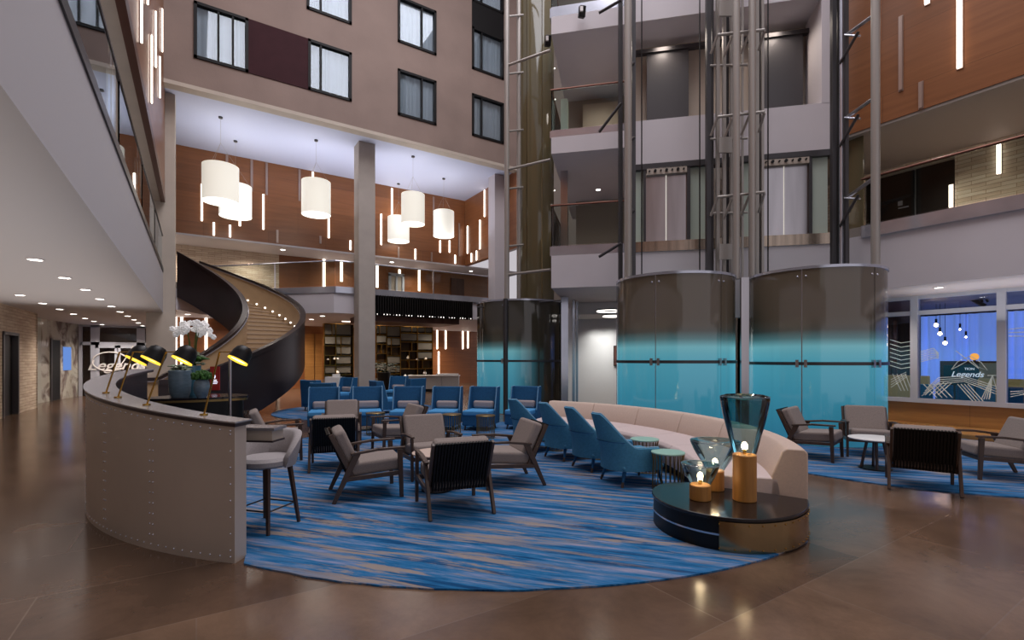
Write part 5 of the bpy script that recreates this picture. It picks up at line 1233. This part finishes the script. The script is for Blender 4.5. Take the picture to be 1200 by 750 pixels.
# ================================================================= LIGHTS THAT SHOW
def strip(label, kind, plane, px, py0, py1, w=.06, mat='strip', dz=0):
    f = onY if kind == 'y' else onX
    a = f(px, py0, plane); b = f(px, py1, plane); off = -.03
    t = thing('light_strip', label, 'light', (a[0] + (off if kind == 'x' else 0), a[1] + (off if kind == 'y' else 0), b[2]))
    if kind == 'y':
        lo, hi = (a[0] - w / 2, plane - .05, b[2]), (a[0] + w / 2, plane - .02, a[2]); l2, h2 = (lo[0] - .01, plane - .022, lo[2] - .02), (hi[0] + .01, plane + .01, hi[2] + .02)
    else:
        s = -1 if plane > 0 else 1
        lo, hi = (plane + s * .02, a[1] - w / 2, b[2]), (plane + s * .05, a[1] + w / 2, a[2]); l2, h2 = (plane - s * .01, lo[1] - .01, lo[2] - .02), (plane + s * .022, hi[1] + .01, hi[2] + .02)
    obj('diffuser', MB().b2(lo, hi), M[mat], t, smooth=0); obj('channel', MB().b2(l2, h2), M['stripdim'], t, smooth=0)
bw = [(236.5, 216, 259, 0), (250.5, 261, 276, 0), (266, 181, 193, 1), (269.5, 264, 278, 0), (281, 259, 265, 0), (295, 187, 224, 1), (308.5, 228, 269, 0), (312.5, 191, 228, 1), (325, 270, 284, 1), (351, 199, 235, 1), (366.5, 202, 212, 0), (375.5, 277, 285, 1), (385, 256, 279, 0), (410.5, 282, 293, 0),
      (446.5, 251, 287, 0), (459, 221, 252, 0), (467, 290, 302, 1), (486.5, 292, 304, 0), (480, 225, 228, 0), (505.8, 296, 306, 1), (508, 231, 252, 1), (515.5, 282, 296, 0), (526.5, 282, 296, 0), (533, 299, 309, 0), (538, 262, 300, 1)]
bw.sort()
for i, (px, y0, y1, dim) in enumerate(bw):
    strip(('unlit strip' if dim else 'glowing strip') + ' on the pendant wall, %s from left' % (ORD[i] if i < 20 else 'twenty-%s' % ORD[i - 20]), 'y', YO, px, y0, y1, .07, 'stripdim' if dim else 'strip')
for i, (px, y0, y1) in enumerate(((548.5, 265, 297), (553, 297, 307), (559, 294, 305), (563, 258, 292), (568.5, 223, 254))):
    strip('glowing light strip on the short right wood wall, %s from the corner' % ORD[i], 'x', 12.27, px, y0, y1, .09)
for i, (px, y0, y1, dim) in enumerate(((1125, -6, 80, 0), (1087, -8, 5, 0), (1056, 20, 106, 1), (1079.5, 97, 127, 1))):
    strip(('long glowing light strip on the upper right wood wall', 'glowing strip tip at the top edge of the right wood wall', 'unlit steel strip on the right wood wall beside the grey tube', 'short unlit steel strip low on the right wood wall')[i], 'x', 12.3, px, y0, y1, .075 if not dim else .06, 'stripdim' if dim else 'strip')
for i, (px, y0, y1) in enumerate(((163, -8, 49), (170.5, -20, 4), (175.5, 41, 120), (180.5, 13, 78), (185.5, 66, 114), (188.5, 10, 60))):
    strip('glowing light strip on the upper left wood wall, %s from the left' % ORD[i], 'x', -.85, px, y0, y1, .05)
for i, (px, y0, y1) in enumerate(((206, 371, 410), (213, 371, 407), (241.5, 372, 408))):
    strip('glowing light strip on the wood wall under the staircase, %s from the left' % ORD[i], 'y', 26, px, y0, y1 + 35, .1)
for i, (px, y0, y1) in enumerate(((512, 382, 409), (513.8, 412, 438), (522, 381, 409), (542, 382, 409), (548, 380, 408))):
    strip('glowing strip on the ground-floor wood wall beside the shelving, %s from the left' % ORD[i], 'y', 29, px, y0, y1, .09)
for i, (px, y0, y1) in enumerate(((379.5, 303, 337), (441.8, 307, 337), (491, 313, 341), (400, 300, 330), (468, 318, 334))):
    strip('glowing strip behind the first-floor glass balcony, %s' % ('beside the left post', 'touching the grey column', 'in the middle of the right bay', 'left of the column', 'inside the pale doorway')[i], 'y', YB1, px, y0 - 2, y1, .12)
for i, (px, y0, y1) in enumerate(((1171, 169, 204), (1115, 217, 243))):
    strip('glowing strip behind the right gallery railing, %s one' % ('right', 'left')[i], 'x', 15.2, px, y0, y1, .07)

def downlight(name_lab, x, y, z, group, r=.085):
    t = thing('downlight', name_lab, 'light', (x, y, z - .02), group=group)
    obj('diffuser', MB().cyl((x, y, z - .014), (x, y, z - .006), r, seg=20), M['down'], t); obj('trim_ring', MB().lathe([(r, z - .016), (r + .02, z - .016), (r + .02, z), (r, z)], (x, y, 0), 20), M['whiteplastic'], t)
def spot(x, y, z, e, size=80, blend=.6, r=.08, col=(1, .86, .74)):
    l = bpy.data.lights.new('spot', 'SPOT'); l.energy = e; l.spot_size = R_(size); l.spot_blend = blend; l.shadow_soft_size = r; l.color = col
    o = bpy.data.objects.new('downlight_and_fill_beam', l); C.objects.link(o); o.location = (x, y, z - .05); o.visible_glossy = True; return o  # serves real downlights and added fill spots alike
for i in range(10):
    p = onZ((41, 75.7, 100, 117, 130.5, 140.8, 149.6, 157, 162, 167)[i], (303.5, 325, 339, 350, 358.6, 365, 370, 374.4, 378, 381.5)[i], S0)
    downlight('round soffit downlight in the row nearest the gallery edge, %s from the front' % ORD[i], p[0], p[1], S0, 'downlights of the left soffit, inner row')
    if i % 2 == 0: spot(p[0], p[1], S0, 60, 110)
for i in range(7):
    p = onZ((23.5, 50, 70, 86, 99.7, 110, 119.4)[i], (345.4, 355, 362, 367.7, 372.7, 376.2, 380)[i], S0)
    downlight('round soffit downlight in the row nearest the stone wall, %s from the front' % ORD[i], p[0], p[1], S0, 'downlights of the left soffit, outer row')
    if i % 2 == 0: spot(p[0], p[1], S0, 60, 120)
for i, (px, py, z, lab) in enumerate(((1100, 336.5, S0, 'soffit downlight over the restaurant windows, left one'), (1129, 343, S0, 'soffit downlight inside the restaurant glass, right one'), (701, 222, 6.88, 'downlight under the second-floor lobby slab'), (693, 386, 3.04, 'downlight in the ground-floor lobby ceiling'),
                                      (378, 370, ZS, 'downlight in the back soffit left of the column'), (365, 374, ZS, 'downlight in the back soffit beside the staircase'), (331.5, 292.5, Z2 - .04, 'downlight in the first-floor soffit above the stairs'), (459, 307, Z2 - .04, 'downlight in the first-floor soffit right of the column'), (552, 317.5, Z2 - .04, 'downlight in the first-floor soffit at the right corner'),
                                      (220, 368, ZS, 'downlight in the soffit beside the pillar under the stairs'))):
    p = onZ(px, py, z); downlight(lab, p[0], p[1], z, None, .07 if p[1] < 15 else .1)

pend = [(258.5, 137, 193, 242, 38, 'front left'), (276, 165, 216, 259, 34, 'second left, partly behind the front one'), (370.5, 164, 211, 257, 32, 'just left of the grey column'), (467, 215, 253, 288, 25, 'lowest and partly hidden, right of the column'), (484, 183, 226, 268, 27, 'upper one of the pair right of the column'), (520, 209, 246, 282, 24, 'farthest right near the wall corner')]
PL = []
for px, pc, y0, y1, w, lab in pend:
    p = onZ(px, pc, ZC); d = SY * p[0] + CY * p[1]; zt_, zb_ = CH + (HZ - y0 - 2) / F_ * d, CH + (HZ - y1 + 5) / F_ * d; r = w / 2 / F_ * d
    t = thing('drum_pendant', 'large white drum pendant lamp, ' + lab, 'lamp', (p[0], p[1], ZC), group='white drum pendants in the lounge bay')
    obj('shade', MB().lathe([(r, zb_), (r, zt_)], (p[0], p[1], 0), 48), M['shade'], t)
    obj('diffuser', MB().lathe([(.001, zb_ + .03), (r * .985, zb_ + .03)], (p[0], p[1], 0), 48), M['shadeglow'], t)
    obj('canopy', MB().cyl((p[0], p[1], ZC - .05), (p[0], p[1], ZC), .07), M['darktube'], t)
    q = MB()
    for a in (0, 2.1, 4.2): q.tube([(p[0], p[1], ZC - .05), (p[0], p[1], ZC - .06 - (ZC - zt_) * .5), (p[0] + r * .96 * cos(a), p[1] + r * .96 * sin(a), zt_)], .0035, 5)
    obj('suspension_wire', q, M['tube'], t); PL.append((p[0], p[1], zt_, zb_))

# ================================================================= LIGHTING
def area(name, loc, rot, sx, sy, e, col):
    l = bpy.data.lights.new(name, 'AREA'); l.shape = 'RECTANGLE'; l.size = sx; l.size_y = sy; l.energy = e; l.color = col
    o = bpy.data.objects.new(name, l); C.objects.link(o); o.location = loc; o.rotation_euler = rot; return o
W = bpy.data.worlds.new('dusk'); bpy.context.scene.world = W; W.use_nodes = True
W.node_tree.nodes['Background'].inputs[0].default_value = (.70, .66, .71, 1); W.node_tree.nodes['Background'].inputs[1].default_value = .78
area('atrium_skylight', (5.5, 7, 19), (0, 0, 0), 10, 14, 2200, (.95, .92, .97))
for i, (x, y, a, b) in enumerate(PL):
    l = bpy.data.lights.new('pendant_uplight', 'POINT'); l.energy = 22; l.shadow_soft_size = .25; l.color = (.95, .94, 1)
    o = bpy.data.objects.new('pendant_uplight', l); C.objects.link(o); o.location = (x, y, a - .1)
area('bay_ceiling_fill', (6, 21.2, 7.2), (R_(180), 0, 0), 11, 1.2, 170, (.88, .89, 1))  # added fill aimed at the bay ceiling, no cove fitting here
area('gallery_soffit_fill', (-3, 9, 2.3), (R_(180), 0, 0), 4, 18, 120, (1, .93, .88))  # added upward fill in mid-air, brightens the left soffit
area('right_soffit_fill', (13.4, 0, 2.4), (R_(180), 0, 0), 1.6, 9, 40, (1, .95, .92))  # added upward fill for the right soffit, no fitting
area('gallery_upper_fill', (-3, 9, 5.6), (R_(180), 0, 0), 2, 18, 90, (1, .93, .88))  # added upward fill for the upper left soffit, no fitting
for p in GL:
    l = bpy.data.lights.new('lamp_bulb', 'POINT'); l.energy = 6; l.shadow_soft_size = .03; l.color = (1, .6, .35)
    o = bpy.data.objects.new('lamp_bulb', l); C.objects.link(o); o.location = p
# ceiling washes under the slabs (added fill spots, mostly without a fitting)
for x, y, z, e in ((7.5, 23.2, ZS, 350), (9.5, 27.5, ZS, 900), (12, 27.5, ZS, 700), (5, 24.1, ZS, 400), (7.5, 24.1, ZS, 400), (4, 27.5, ZS, 500), (1, 24.6, ZS, 350), (11, 24, ZS, 350), (3.2, 24.5, ZS, 300)): spot(x, y, z, e, 150, 1, .2)
for x, y, z, e in ((2, 24.9, Z2 - .04, 300), (6, 24.9, Z2 - .04, 250), (10, 24.9, Z2 - .04, 250), (-1, 24.9, Z2 - .04, 300)): spot(x, y, z, e, 150, 1, .2)
for x, y in ((13.5, -1), (13.5, 2), (13.5, 5)): spot(x, y, S0, 120, 130, 1, .1)
for x, y in ((13.8, 0), (13.8, 4)): spot(x, y, 6.58, 250, 150, 1, .2)
for s_, n_, e in ((onD(712)[0], -4.7, 110), (onD(688)[0], -4.7, 110), (onD(705)[0], -4.0, 200)): p = D2W(s_, n_, 3.0); spot(p[0], p[1], 3.05, e, 120, 1, .1, (.95, 1, .92))
for p, z in ((D2W(onD(700)[0], -2), 6.86), (D2W(onD(700)[0], -2), 9.9), (D2W(onD(780)[0], -.6), 9.9), (D2W(onD(920)[0], -.6), 9.9)): spot(p[0], p[1], z, 90, 150, 1, .2)
for x, y in ((17.5, 2), (17.5, 6)): spot(x, y, 2.95, 50, 150, 1, .1, (.5, .65, 1))
spot(-2.4, 26.6, S0, 420, 140, 1); spot(-3, 22, S0, 250, 140, 1)

# ================================================================= CAMERA
cam = bpy.data.cameras.new('camera'); cam.sensor_width = 36; cam.lens = 36 * F_ / 1200; cam.shift_y = (HZ - 375) / 1200; cam.clip_end = 200
co = bpy.data.objects.new('camera', cam); C.objects.link(co); co.location = (0, 0, CH); co.rotation_euler = (R_(90), 0, R_(-32.8))
sc = bpy.context.scene; sc.camera = co
sc.view_settings.view_transform = 'Standard'; sc.view_settings.look = 'None'; sc.view_settings.exposure = 0
sc.cycles.max_bounces = 8; sc.cycles.transparent_max_bounces = 16; sc.cycles.sample_clamp_indirect = 6; sc.cycles.use_denoising = True
